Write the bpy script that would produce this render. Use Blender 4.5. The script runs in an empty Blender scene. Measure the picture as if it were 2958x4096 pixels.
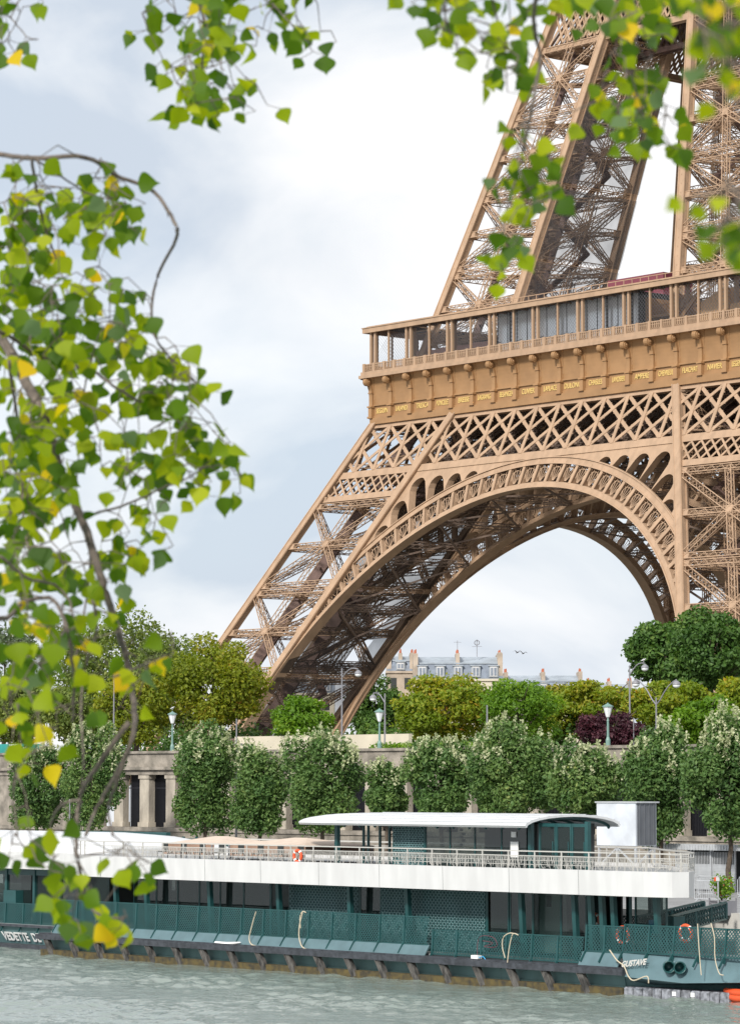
import bpy, math, random
import numpy as np
from math import sin, cos, pi, sqrt, radians as R

# ------------------------------------------------------------------ camera, sky, sun
scene = bpy.context.scene
SRC_F, KV = 12981.43, 2958 / 1638.0
CAM = np.array([283.234, -308.032, 4.667])
YAW, PITCH = -0.8630, 0.0840
YAW, PITCH = -0.863, math.atan((3135 - 2048) / SRC_F)
FW = np.array([sin(YAW) * cos(PITCH), cos(YAW) * cos(PITCH), sin(PITCH)])
RT = np.array([cos(YAW), -sin(YAW), 0.0])
UP = np.cross(RT, FW)

cd = bpy.data.cameras.new("camera")
cam = bpy.data.objects.new("camera", cd)
scene.collection.objects.link(cam)
cam.location = CAM
cam.rotation_euler = (pi / 2 + PITCH, 0, -YAW)
cd.sensor_fit = 'VERTICAL'
cd.sensor_height = 36.0
cd.lens = SRC_F / 4096 * 36.0
cd.clip_start = 0.5
cd.clip_end = 6000
cd.dof.use_dof = True
cd.dof.focus_distance = 330
cd.dof.aperture_fstop = 9.5
scene.camera = cam

scene.view_settings.view_transform = 'Standard'
scene.view_settings.look = 'None'
scene.view_settings.exposure = 0.45
scene.view_settings.gamma = 1.0
scene.render.film_transparent = False

SUN_EL, SUN_AZ = R(42), R(200)     # azimuth of the sun measured in the scene's XY plane, behind the camera to the right
sun_dir = np.array([0.35, -0.80, 0.62]); sun_dir /= np.linalg.norm(sun_dir)
sl = bpy.data.lights.new("sun", 'SUN'); sl.energy = 3.0; sl.angle = R(7); sl.color = (1, .95, .88)
so = bpy.data.objects.new("sun", sl); scene.collection.objects.link(so)
from mathutils import Vector
so.rotation_euler = Vector(sun_dir).to_track_quat('Z', 'Y').to_euler()

wd = bpy.data.worlds.new("World"); scene.world = wd; wd.use_nodes = True
nt = wd.node_tree; N = nt.nodes; L = nt.links
N.clear()
out = N.new('ShaderNodeOutputWorld')
sky = N.new('ShaderNodeTexSky'); sky.sky_type = 'NISHITA'; sky.sun_disc = False
sky.sun_elevation = math.asin(sun_dir[2]); sky.sun_rotation = math.atan2(sun_dir[0], sun_dir[1])
b1 = N.new('ShaderNodeBackground'); b1.inputs[1].default_value = 0.13
L.new(sky.outputs[0], b1.inputs[0])
tc = N.new('ShaderNodeTexCoord')
mp = N.new('ShaderNodeMapping'); mp.inputs['Scale'].default_value = (1, 1, 2.1); mp.inputs['Location'].default_value = (3.9, 12.7, 2.9)
L.new(tc.outputs['Generated'], mp.inputs[0])
n1 = N.new('ShaderNodeTexNoise'); n1.inputs['Scale'].default_value = 7; n1.inputs['Detail'].default_value = 9; n1.inputs['Roughness'].default_value = .5; n1.inputs['Distortion'].default_value = .45
L.new(mp.outputs[0], n1.inputs[0])
cr = N.new('ShaderNodeValToRGB')
cr.color_ramp.elements[0].position = .36; cr.color_ramp.elements[0].color = (.60, .675, .775, 1)
cr.color_ramp.elements[1].position = .62; cr.color_ramp.elements[1].color = (.99, .99, 1.0, 1)
e = cr.color_ramp.elements.new(.49); e.color = (.81, .85, .90, 1)
L.new(n1.outputs['Fac'], cr.inputs[0])
b2 = N.new('ShaderNodeBackground'); b2.inputs[1].default_value = .775
L.new(cr.outputs[0], b2.inputs[0])
n2 = N.new('ShaderNodeTexNoise'); n2.inputs['Scale'].default_value = 3.3; n2.inputs['Detail'].default_value = 4
L.new(mp.outputs[0], n2.inputs[0])
mr = N.new('ShaderNodeMapRange'); mr.inputs[1].default_value = .3; mr.inputs[2].default_value = .6; mr.inputs[3].default_value = .82; mr.inputs[4].default_value = 1.0
L.new(n2.outputs['Fac'], mr.inputs[0])
mx = N.new('ShaderNodeMixShader')
L.new(mr.outputs[0], mx.inputs[0]); L.new(b1.outputs[0], mx.inputs[1]); L.new(b2.outputs[0], mx.inputs[2])
L.new(mx.outputs[0], out.inputs[0])

# ------------------------------------------------------------------ helpers
rng = np.random.default_rng(7)
random.seed(5)
COL = scene.collection


def at(vx, vy, y=None, z=None, d=None):
    """point of the real place seen at a measured spot of the photograph, on a known plane"""
    q = FW + RT * ((vx * KV - 1479) / SRC_F) + UP * ((2048 - vy * KV) / SRC_F)
    t = (y - CAM[1]) / q[1] if y is not None else (z - CAM[2]) / q[2] if z is not None else d
    return CAM + q * t


def c5(x, y): return ((x * .9158) / KV, (3200 + y * .9158) / KV)
def c6(x, y): return ((1458 + x * .9158) / KV, (3200 + y * .9158) / KV)
def c8(x, y): return ((1458 + x * .9158) / KV, (2500 + y * .9158) / KV)
def cl(x, y): return ((2500 + x * .3086) / KV, (3300 + y * .3086) / KV)


def mat(name, col, rough=.6, metal=0, vary=0.0, vscale=1.0, col2=None, bump=0, bscale=20, spec=.5, trans=0, noise_detail=4, stretch=(1, 1, 1)):
    m = bpy.data.materials.new(name); m.use_nodes = True
    nt = m.node_tree; p = nt.nodes['Principled BSDF']
    p.inputs['Base Color'].default_value = (*col, 1); p.inputs['Roughness'].default_value = rough
    p.inputs['Metallic'].default_value = metal; p.inputs['Specular IOR Level'].default_value = spec
    if vary or col2 or bump:
        tc = nt.nodes.new('ShaderNodeTexCoord'); mp = nt.nodes.new('ShaderNodeMapping'); mp.inputs['Scale'].default_value = stretch
        nt.links.new(tc.outputs['Object'], mp.inputs[0])
    if vary or col2:
        n = nt.nodes.new('ShaderNodeTexNoise'); n.inputs['Scale'].default_value = vscale; n.inputs['Detail'].default_value = noise_detail
        nt.links.new(mp.outputs[0], n.inputs[0])
        r = nt.nodes.new('ShaderNodeValToRGB'); r.color_ramp.elements[0].position = .35; r.color_ramp.elements[1].position = .65
        a = col2 if col2 else tuple(c * (1 - vary) for c in col)
        b = col if col2 else tuple(min(1, c * (1 + vary)) for c in col)
        r.color_ramp.elements[0].color = (*a, 1); r.color_ramp.elements[1].color = (*b, 1)
        nt.links.new(n.outputs['Fac'], r.inputs[0]); nt.links.new(r.outputs[0], p.inputs['Base Color'])
    if bump:
        n = nt.nodes.new('ShaderNodeTexNoise'); n.inputs['Scale'].default_value = bscale; n.inputs['Detail'].default_value = 5
        nt.links.new(mp.outputs[0], n.inputs[0])
        bm = nt.nodes.new('ShaderNodeBump'); bm.inputs['Strength'].default_value = bump; bm.inputs['Distance'].default_value = .1
        nt.links.new(n.outputs['Fac'], bm.inputs['Height']); nt.links.new(bm.outputs[0], p.inputs['Normal'])
    return m


def leafmat(name, cols, trans=.35, rough=.55, under=None):
    m = bpy.data.materials.new(name); m.use_nodes = True
    nt = m.node_tree; nt.nodes.clear()
    o = nt.nodes.new('ShaderNodeOutputMaterial')
    a = nt.nodes.new('ShaderNodeAttribute'); a.attribute_name = 'tint'
    r = nt.nodes.new('ShaderNodeValToRGB')
    els = r.color_ramp.elements
    els[0].position = cols[0][0]; els[0].color = (*cols[0][1], 1)
    els[1].position = cols[-1][0]; els[1].color = (*cols[-1][1], 1)
    for ps, c in cols[1:-1]:
        e = els.new(ps); e.color = (*c, 1)
    nt.links.new(a.outputs['Fac'], r.inputs[0])
    p = nt.nodes.new('ShaderNodeBsdfPrincipled'); p.inputs['Roughness'].default_value = rough; p.inputs['Specular IOR Level'].default_value = .35
    t = nt.nodes.new('ShaderNodeBsdfTranslucent')
    h = nt.nodes.new('ShaderNodeHueSaturation'); h.inputs['Saturation'].default_value = 1.15; h.inputs['Value'].default_value = 1.5
    src = r.outputs[0]
    if under:
        g = nt.nodes.new('ShaderNodeNewGeometry'); mxc = nt.nodes.new('ShaderNodeMix'); mxc.data_type = 'RGBA'
        mxc.inputs[7].default_value = (*under, 1)
        nt.links.new(g.outputs['Backfacing'], mxc.inputs[0]); nt.links.new(r.outputs[0], mxc.inputs[6]); src = mxc.outputs[2]
    nt.links.new(src, p.inputs['Base Color']); nt.links.new(r.outputs[0], h.inputs['Color']); nt.links.new(h.outputs[0], t.inputs[0])
    mx = nt.nodes.new('ShaderNodeMixShader'); mx.inputs[0].default_value = trans
    nt.links.new(p.outputs[0], mx.inputs[1]); nt.links.new(t.outputs[0], mx.inputs[2]); nt.links.new(mx.outputs[0], o.inputs[0])
    return m


def glassmat(name, tint=(.6, .7, .7), transp=.35, rough=.03, wavy=0):
    m = bpy.data.materials.new(name); m.use_nodes = True
    nt = m.node_tree; nt.nodes.clear()
    o = nt.nodes.new('ShaderNodeOutputMaterial')
    g = nt.nodes.new('ShaderNodeBsdfPrincipled'); g.inputs['Base Color'].default_value = (*tint, 1); g.inputs['Roughness'].default_value = rough; g.inputs['Specular IOR Level'].default_value = .5; g.inputs['IOR'].default_value = 1.9
    t = nt.nodes.new('ShaderNodeBsdfTransparent'); t.inputs[0].default_value = (.75, .82, .8, 1)
    mx = nt.nodes.new('ShaderNodeMixShader'); mx.inputs[0].default_value = transp
    nt.links.new(g.outputs[0], mx.inputs[1]); nt.links.new(t.outputs[0], mx.inputs[2]); nt.links.new(mx.outputs[0], o.inputs[0])
    if wavy:
        tc = nt.nodes.new('ShaderNodeTexCoord'); n = nt.nodes.new('ShaderNodeTexNoise'); n.inputs['Scale'].default_value = 1.3; n.inputs['Detail'].default_value = 3
        mp = nt.nodes.new('ShaderNodeMapping'); mp.inputs['Scale'].default_value = (1, 1, 2.5)
        nt.links.new(tc.outputs['Object'], mp.inputs[0]); nt.links.new(mp.outputs[0], n.inputs[0])
        b = nt.nodes.new('ShaderNodeBump'); b.inputs['Strength'].default_value = wavy; nt.links.new(n.outputs['Fac'], b.inputs['Height'])
        nt.links.new(b.outputs[0], g.inputs['Normal'])
    return m


def _n(v):
    return v / (np.linalg.norm(v, axis=-1, keepdims=True) + 1e-12)


BOXF = np.array([[0, 3, 2, 1], [4, 5, 6, 7], [0, 1, 5, 4], [1, 2, 6, 5], [2, 3, 7, 6], [3, 0, 4, 7]])


class MB:
    """collects bars, boxes, strips; build() links ONE mesh object"""
    def __init__(s):
        s.V = []; s.F = []; s.n = 0; s.bars = []; s.slots = []; s.cur = 0

    def raw(s, v, f):
        v = np.asarray(v, float).reshape(-1, 3)
        s.V.append(v)
        for q in f: s.F.append([i + s.n for i in q]); s.slots.append(s.cur)
        s.n += len(v)

    def bar(s, a, b, w, h=None, up=(0, 0, 1)):
        s.bars.append((a, b, w, h if h else w, up))

    def flush(s):
        if not s.bars: return
        A = np.array([x[0] for x in s.bars], float); B = np.array([x[1] for x in s.bars], float)
        W = np.array([x[2] for x in s.bars])[:, None] / 2; H = np.array([x[3] for x in s.bars])[:, None] / 2
        U = np.array([x[4] for x in s.bars], float)
        D = _n(B - A)
        bad = np.abs((D * _n(U)).sum(1)) > .995
        U[bad] = np.where(np.abs(D[bad][:, :1]) > .9, [[0, 1, 0]], [[1, 0, 0]])
        S = _n(np.cross(D, U)); T = _n(np.cross(S, D))
        vs = np.stack([A - S * W - T * H, A + S * W - T * H, A + S * W + T * H, A - S * W + T * H,
                       B - S * W - T * H, B + S * W - T * H, B + S * W + T * H, B - S * W + T * H], 1)
        m = len(vs)
        f = (BOXF[None] + (np.arange(m) * 8)[:, None, None] + s.n).reshape(-1, 4)
        s.V.append(vs.reshape(-1, 3)); s.F.extend(f.tolist()); s.slots.extend([s.cur] * len(f)); s.n += 8 * m
        s.bars = []

    def box(s, x0, y0, z0, x1, y1, z1):
        v = [(x0, y0, z0), (x1, y0, z0), (x1, y1, z0), (x0, y1, z0), (x0, y0, z1), (x1, y0, z1), (x1, y1, z1), (x0, y1, z1)]
        s.raw(v, BOXF.tolist())

    def sweep(s, secs, closed=False, caps=True):
        """secs: list of rings (k points each)"""
        k = len(secs[0]); m = len(secs)
        v = np.array(secs, float).reshape(-1, 3); f = []
        for i in range(m - 1 if not closed else m):
            j = (i + 1) % m
            for a in range(k):
                b = (a + 1) % k
                f.append([i * k + a, i * k + b, j * k + b, j * k + a])
        if caps and not closed:
            f.append(list(range(k))[::-1]); f.append([(m - 1) * k + a for a in range(k)])
        s.raw(v, f)

    def tube(s, pts, rad, k=6):
        pts = np.array(pts, float); m = len(pts)
        rad = np.broadcast_to(np.array(rad, float), (m,))
        D = np.gradient(pts, axis=0); D = _n(D)
        secs = []
        for i in range(m):
            u = np.array([0, 0, 1.]) if abs(D[i][2]) < .9 else np.array([1., 0, 0])
            a = _n(np.cross(D[i], u)); b = np.cross(D[i], a)
            secs.append([pts[i] + rad[i] * (a * cos(t) + b * sin(t)) for t in np.linspace(0, 2 * pi, k, endpoint=False)])
        s.sweep(secs)

    def cyl(s, c, axis, r, h, k=12, r2=None):
        c = np.array(c, float); ax = _n(np.array(axis, float))
        s.tube2([c - ax * h / 2, c + ax * h / 2], [r, r if r2 is None else r2], k, ax)

    def tube2(s, pts, rad, k, ax):
        u = np.array([0, 0, 1.]) if abs(ax[2]) < .9 else np.array([1., 0, 0])
        a = _n(np.cross(ax, u)); b = np.cross(ax, a)
        s.sweep([[np.array(p) + r * (a * cos(t) + b * sin(t)) for t in np.linspace(0, 2 * pi, k, endpoint=False)] for p, r in zip(pts, rad)])

    def lathe(s, prof, c, k=12):
        c = np.array(c, float)
        s.sweep([[c + np.array([r * cos(t), r * sin(t), z]) for t in np.linspace(0, 2 * pi, k, endpoint=False)] for r, z in prof])

    def torus(s, c, n, r1, r2, k=20, kk=6):
        c = np.array(c, float); n = _n(np.array(n, float)); u = np.array([0, 0, 1.]) if abs(n[2]) < .9 else np.array([1., 0, 0])
        a = _n(np.cross(n, u)); b = np.cross(n, a)
        secs = []
        for t in np.linspace(0, 2 * pi, k, endpoint=False):
            d = a * cos(t) + b * sin(t)
            secs.append([c + d * (r1 + r2 * cos(q)) + n * r2 * sin(q) for q in np.linspace(0, 2 * pi, kk, endpoint=False)])
        s.sweep(secs, closed=True)

    def truss(s, a, b, nrm, w=.8, dep=.5, ch=.095, lc=.052, step=None, x=False):
        """laced beam: four chords and zigzag lacing on the two wide sides"""
        a = np.array(a, float); b = np.array(b, float); Ln = np.linalg.norm(b - a)
        if Ln < .3: return
        d = (b - a) / Ln; nrm = _n(np.array(nrm, float)); t = _n(np.cross(d, nrm)); nn = np.cross(t, d)
        for i in (-1, 1):
            for j in (-1, 1):
                o = t * (w / 2 * i) + nn * (dep / 2 * j)
                s.bar(a + o, b + o, ch, ch, nn)
        st = step or w * 1.05
        k = max(2, int(round(Ln / st)))
        for j in (-1, 1):
            o = nn * (dep / 2 * j)
            for q in range(k):
                p0 = a + d * (Ln * q / k) + o; p1 = a + d * (Ln * (q + 1) / k) + o
                sg = 1 if q % 2 else -1
                s.bar(p0 + t * w / 2 * sg, p1 - t * w / 2 * sg, lc, lc, nn)
                if x: s.bar(p0 - t * w / 2 * sg, p1 + t * w / 2 * sg, lc, lc, nn)
        for i in (-1, 1):
            o = t * (w / 2 * i)
            for q in range(k):
                p0 = a + d * (Ln * q / k) + o; p1 = a + d * (Ln * (q + 1) / k) + o
                sg = 1 if q % 2 else -1
                s.bar(p0 + nn * dep / 2 * sg, p1 - nn * dep / 2 * sg, lc * .8, lc * .8, t)

    def mesh(s, name, off=None):
        s.flush()
        v = np.concatenate(s.V) if s.V else np.zeros((0, 3))
        if off is not None: v = v - off
        me = bpy.data.meshes.new(name)
        lens = np.array([len(f) for f in s.F]); idx = np.fromiter((i for f in s.F for i in f), dtype=np.int32)
        me.vertices.add(len(v)); me.vertices.foreach_set('co', v.astype(np.float32).ravel())
        me.loops.add(len(idx)); me.loops.foreach_set('vertex_index', idx)
        me.polygons.add(len(lens)); me.polygons.foreach_set('loop_start', np.concatenate([[0], np.cumsum(lens)[:-1]]).astype(np.int32))
        me.update(calc_edges=True); me.validate()
        me.polygons.foreach_set('use_smooth', np.zeros(len(me.polygons), bool))
        return me

    def build(s, name, m, parent=None, smooth=False):
        off = WLOC.get(parent.name, np.zeros(3)) if parent is not None else None
        me = s.mesh(name, off)
        ms = m if isinstance(m, (list, tuple)) else [m]
        for q in ms: me.materials.append(q)
        if len(ms) > 1: me.polygons.foreach_set('material_index', np.array(s.slots, dtype=np.int32)[:len(me.polygons)])
        if smooth: me.polygons.foreach_set('use_smooth', np.ones(len(me.polygons), bool))
        o = bpy.data.objects.new(name, me); COL.objects.link(o)
        if parent is not None:
            o.parent = parent; WLOC[o.name] = off
        else: WLOC[o.name] = np.zeros(3)
        return o


WLOC = {}


def thing(name, label, cat, loc=(0, 0, 0), group=None):
    o = bpy.data.objects.new(name, None); COL.objects.link(o); o.location = loc; o.empty_display_size = .3
    o['label'] = label; o['category'] = cat
    if group: o['group'] = group
    WLOC[o.name] = np.array(loc, float)
    return o


def tag(o, label, cat, group=None, kind=None):
    if label: o['label'] = label
    if cat: o['category'] = cat
    if group: o['group'] = group
    if kind: o['kind'] = kind
    return o


def struct(o):
    o['kind'] = 'structure'; return o


def text_mesh(body, size, m, name, parent, origin, xdir, updir, extrude=.02, offset=0.0, sx=1.0, shear=0):
    cu = bpy.data.curves.new('lettering', 'FONT'); cu.body = body; cu.size = size; cu.extrude = extrude; cu.offset = offset; cu.shear = shear
    cu.align_x = 'CENTER'
    tmp = bpy.data.objects.new('tmp_text', cu); COL.objects.link(tmp)
    bpy.context.view_layer.update()
    me = bpy.data.meshes.new_from_object(tmp.evaluated_get(bpy.context.evaluated_depsgraph_get()))
    bpy.data.objects.remove(tmp)
    n = len(me.vertices); co = np.empty(n * 3, np.float32); me.vertices.foreach_get('co', co); co = co.reshape(-1, 3)
    xd = _n(np.array(xdir, float)); ud = _n(np.array(updir, float)); nd = np.cross(xd, ud)
    w = np.array(origin, float) + co[:, :1] * xd * sx + co[:, 1:2] * ud + co[:, 2:3] * nd - WLOC[parent.name]
    me.vertices.foreach_set('co', w.astype(np.float32).ravel()); me.update()
    me.materials.append(m)
    o = bpy.data.objects.new(name, me); COL.objects.link(o); o.parent = parent; WLOC[o.name] = WLOC[parent.name]
    return o


def copy_tree(o, parent=None):
    c = o.copy(); COL.objects.link(c)
    if parent is not None: c.parent = parent
    for ch in list(o.children): copy_tree(ch, c)
    return c


# ------------------------------------------------------------------ materials
M = {}
M['iron'] = mat('iron_paint', (.405, .275, .180), .55, vary=.10, vscale=1.1, spec=.3, stretch=(1, 1, .35))
M['iron2'] = mat('iron_paint_golden', (.34, .195, .092), .5, vary=.10, vscale=.5, spec=.35)  # darker and more golden than the main iron paint
M['iron3'] = mat('iron_paint_shaded', (.21, .155, .125), .7, vary=.18, vscale=.6, spec=.25)  # same paint darkened: shade of the tower's inside put into the colour
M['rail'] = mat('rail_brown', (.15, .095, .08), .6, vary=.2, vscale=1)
M['gold'] = mat('gold_letters', (.66, .48, .17), .45)
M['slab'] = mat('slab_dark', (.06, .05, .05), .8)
M['green'] = mat('boat_green', (.015, .072, .074), .35, vary=.12, vscale=2)
M['hull'] = mat('hull_paint', (.125, .225, .235), .45, vary=.16, vscale=1.2, stretch=(1, 1, .4))
M['hull2'] = mat('bulwark_paint', (.10, .17, .19), .4, vary=.1, vscale=1.5)
M['white'] = mat('boat_white', (.62, .62, .62), .4, vary=.06, vscale=1.6, stretch=(1, 1, .22))
M['railm'] = mat('railing_paint', (.50, .49, .46), .4)
M['roofw'] = mat('canopy_white', (.66, .67, .68), .4, vary=.05, vscale=1.2, stretch=(.5, 3, 1))
M['rubber'] = mat('rubber_rail', (.045, .05, .06), .55, vary=.35, vscale=4)
M['timber'] = mat('wet_timber', (.15, .14, .13), .8, col2=(.035, .034, .033), vscale=5, stretch=(1, 1, .4))
M['moss'] = mat('mossy_strake', (.12, .09, .03), .8, col2=(.04, .035, .025), vscale=3)
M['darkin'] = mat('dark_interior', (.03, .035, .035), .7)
M['deck'] = mat('deck_grey', (.25, .26, .26), .7)
M['steel'] = mat('galvanised_steel', (.52, .54, .56), .4, metal=.3, vary=.08, vscale=2)
M['orange'] = mat('lifebuoy_orange', (.75, .10, .03), .5)
M['rope'] = mat('rope_cream', (.55, .48, .36), .9)
M['stone'] = mat('wall_stone', (.36, .32, .27), .85, col2=(.16, .145, .12), vscale=1.1, bump=.4, bscale=6, noise_detail=8)
M['stone2'] = mat('column_stone', (.50, .45, .37), .85, col2=(.27, .24, .20), vscale=.9, bump=.3, bscale=7, noise_detail=8, stretch=(1, 1, .5))
M['grille'] = mat('black_grille', (.012, .013, .018), .5)
M['asphalt'] = mat('quay_asphalt', (.26, .26, .26), .85, vary=.12, vscale=.6, bump=.1)
M['grass'] = mat('park_ground', (.17, .155, .125), .9, vary=.2, vscale=.3)
M['kerb'] = mat('kerb_stone', (.45, .44, .41), .8, vary=.15, vscale=1)
M['bark'] = mat('bark', (.085, .065, .048), .9, vary=.3, vscale=6)
M['twig'] = mat('twig_bark', (.13, .105, .085), .85, vary=.35, vscale=30)
M['glass'] = glassmat('window_glass', (.02, .03, .03), .42, .04, .25)
M['glassc'] = glassmat('clear_glass', (.03, .05, .05), .8, .03)
M['skyglass'] = mat('sky_white_glass', (.93, .96, .98), .15, metal=.25, spec=1.0)  # white sky reflection painted into the base colour of the panes
M['zinc'] = mat('zinc_roof', (.32, .36, .40), .5, vary=.15, vscale=.5)
M['slate'] = mat('slate_roof', (.19, .225, .28), .6, vary=.2, vscale=.8)
M['cream'] = mat('limestone_front', (.58, .53, .42), .85, vary=.08, vscale=.5)
M['brick'] = mat('chimney_wall', (.42, .35, .28), .9, vary=.2, vscale=.4)
M['pot'] = mat('clay_pot', (.42, .13, .07), .8)
M['lampg'] = mat('lamp_green', (.16, .27, .24), .5)
M['lampgrey'] = mat('lamp_grey', (.22, .22, .24), .5)
M['lens'] = mat('lamp_glass', (.75, .78, .80), .2)
M['maroon'] = mat('maroon_roof', (.16, .035, .05), .5)
M['hoard'] = mat('pink_hoarding', (.50, .30, .26), .7)
M['awning'] = mat('brown_awning', (.33, .21, .15), .8, vary=.1, vscale=2)
M['awn2'] = mat('beige_awning', (.58, .47, .38), .8, vary=.06, vscale=2)
M['white2'] = mat('lettering_white', (.85, .85, .84), .5)
M['yellow'] = mat('yellow_lid', (.75, .55, .03), .5)
M['blue'] = mat('blue_box', (.03, .33, .62), .5)
M['wood'] = mat('pine_boards', (.60, .38, .20), .7, vary=.15, vscale=3)
# netting: fine dark gauze, partly see-through
m = bpy.data.materials.new('dark_netting'); m.use_nodes = True; q = m.node_tree; q.nodes.clear()
o_ = q.nodes.new('ShaderNodeOutputMaterial'); d_ = q.nodes.new('ShaderNodeBsdfDiffuse'); d_.inputs[0].default_value = (.045, .042, .042, 1)
t_ = q.nodes.new('ShaderNodeBsdfTransparent'); x_ = q.nodes.new('ShaderNodeMixShader'); tc_ = q.nodes.new('ShaderNodeTexCoord')
n_ = q.nodes.new('ShaderNodeTexNoise'); n_.inputs['Scale'].default_value = .25; n_.inputs['Detail'].default_value = 3
r_ = q.nodes.new('ShaderNodeMapRange'); r_.inputs[1].default_value = .35; r_.inputs[2].default_value = .65; r_.inputs[3].default_value = .30; r_.inputs[4].default_value = .50
q.links.new(tc_.outputs['Object'], n_.inputs[0]); q.links.new(n_.outputs['Fac'], r_.inputs[0]); q.links.new(r_.outputs[0], x_.inputs[0])
q.links.new(d_.outputs[0], x_.inputs[1]); q.links.new(t_.outputs[0], x_.inputs[2]); q.links.new(x_.outputs[0], o_.inputs[0])
M['net'] = m
m2 = m.copy(); m2.name = 'light_netting'; M['net2'] = m2
for nd in m2.node_tree.nodes:
    if nd.type == 'MAP_RANGE': nd.inputs[3].default_value = .40; nd.inputs[4].default_value = .66
    if nd.type == 'BSDF_DIFFUSE': nd.inputs[0].default_value = (.09, .09, .095, 1)

# ------------------------------------------------------------------ setting: land, quay, river
GZ, PZ, WZ = 5.9, -1.5, -4.30
WALLY = -160.0
b = MB(); b.raw([(-3000, WALLY + 1.5, GZ), (3000, WALLY + 1.5, GZ), (3000, 5000, GZ), (-3000, 5000, GZ)], [[0, 1, 2, 3]])
struct(b.build('ground', M['grass']))
b = MB(); b.raw([(-600, -196, PZ), (600, -196, PZ), (600, WALLY + 1.4, PZ), (-600, WALLY + 1.4, PZ), (-600, -196, -7), (600, -196, -7)], [[0, 1, 2, 3], [4, 5, 1, 0]])
struct(b.build('quay_pavement', M['asphalt']))
b = MB(); b.box(-600, -196.3, -7, 600, -195.6, PZ + .16)
struct(b.build('quay_kerb', M['kerb']))
b = MB(); b.raw([(-600, -330, -8), (600, -330, -8), (600, -195, -8), (-600, -195, -8)], [[0, 1, 2, 3]])
struct(b.build('riverbed', M['grass']))

# water: a real rippled surface where it is seen, coarse sheets around
def waves(X, Y, k=46):
    r = np.random.default_rng(3); Z = np.zeros_like(X)
    for i in range(k):
        wl = .30 * (1.105 ** i) if i < 26 else .30 * (1.105 ** (i - 20)) * 1.03
        wl = min(wl, 3.6)
        th = r.normal(1.05, .75); ph = r.uniform(0, 2 * pi)
        kx, ky = cos(th) * 2 * pi / wl, sin(th) * 2 * pi / wl
        Z += .0060 * wl ** .8 * np.sin(kx * X + ky * Y + ph + .6 * np.sin(.31 * kx * Y * .2 + ph))
    g = .75 + .5 * np.sin(X * .21 + .17 * Y + 1) * np.sin(Y * .33 - .11 * X)
    return Z * g
xs = np.arange(124, 214, .14); ys = np.arange(-250, -200, .115)
X, Y = np.meshgrid(xs, ys); Z = WZ + waves(X, Y)
nx, ny = len(xs), len(ys)
me = bpy.data.meshes.new('river_water'); v = np.stack([X.ravel(), Y.ravel(), Z.ravel()], 1).astype(np.float32)
x0, x1, y0, y1 = xs[0], xs[-1], ys[0], ys[-1]
ext = np.array([(-600, -330, WZ - .02), (600, -330, WZ - .02), (600, y0, WZ - .02), (-600, y0, WZ - .02), (-600, -195.9, WZ - .02), (x0, -195.9, WZ - .02), (x0, y0, WZ - .02), (x1, y0, WZ - .02), (x1, -195.9, WZ - .02), (600, -195.9, WZ - .02)], np.float32)
me.vertices.add(len(v) + len(ext)); me.vertices.foreach_set('co', np.concatenate([v, ext]).ravel())
ii = (np.arange(ny - 1)[:, None] * nx + np.arange(nx - 1)[None]).ravel()
F = np.stack([ii, ii + 1, ii + nx + 1, ii + nx], 1)
e0 = len(v); F2 = np.array([[0, 1, 2, 3], [3, 6, 5, 4], [7, 2, 9, 8]]) + e0
F = np.concatenate([F, F2])
me.loops.add(F.size); me.loops.foreach_set('vertex_index', F.ravel().astype(np.int32))
me.polygons.add(len(F)); me.polygons.foreach_set('loop_start', np.arange(0, F.size, 4).astype(np.int32)); me.update(calc_edges=True)
me.polygons.foreach_set('use_smooth', np.ones(len(F), bool))
wm = bpy.data.materials.new('river_water'); wm.use_nodes = True; q = wm.node_tree; p = q.nodes['Principled BSDF']
p.inputs['Base Color'].default_value = (.21, .255, .225, 1); p.inputs['Roughness'].default_value = .06; p.inputs['IOR'].default_value = 1.33
tcn = q.nodes.new('ShaderNodeTexCoord'); nn_ = q.nodes.new('ShaderNodeTexNoise'); nn_.inputs['Scale'].default_value = 9; nn_.inputs['Detail'].default_value = 3
bp_ = q.nodes.new('ShaderNodeBump'); bp_.inputs['Strength'].default_value = .6; bp_.inputs['Distance'].default_value = .06
q.links.new(tcn.outputs['Object'], nn_.inputs[0]); q.links.new(nn_.outputs['Fac'], bp_.inputs['Height']); q.links.new(bp_.outputs[0], p.inputs['Normal'])
me.materials.append(wm)
wo = bpy.data.objects.new('river_water', me); COL.objects.link(wo); struct(wo)

# ------------------------------------------------------------------ the iron tower
tower = thing('iron_tower', 'huge brown iron lattice tower on four legs joined by arches', 'tower', (0, 0, 0))
W0, SL, BW = 60.172, (60.172 - 33.083) / 55, 15.378
def wl(z): return W0 - SL * z
def wu(z): return 29.406 - .2742 * (z - 64)
def bu(z): return 15.0 - .0911 * (z - 64)


def legcorners(z, low=True):
    w, b_ = (wl(z), BW) if low else (wu(z), bu(z))
    return [np.array([-w, -w, z]), np.array([-w + b_, -w, z]), np.array([-w + b_, -w + b_, z]), np.array([-w, -w + b_, z])]


def bolts(mb, a, b_, off, n, s=.10):
    a = np.array(a, float); b_ = np.array(b_, float); off = np.array(off, float)
    for i in range(n):
        p_ = a + (b_ - a) * (i + .5) / n + off
        mb.bar(p_ - np.array([0, 0, s / 2]), p_ + np.array([0, 0, s / 2]), s, s)


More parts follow.
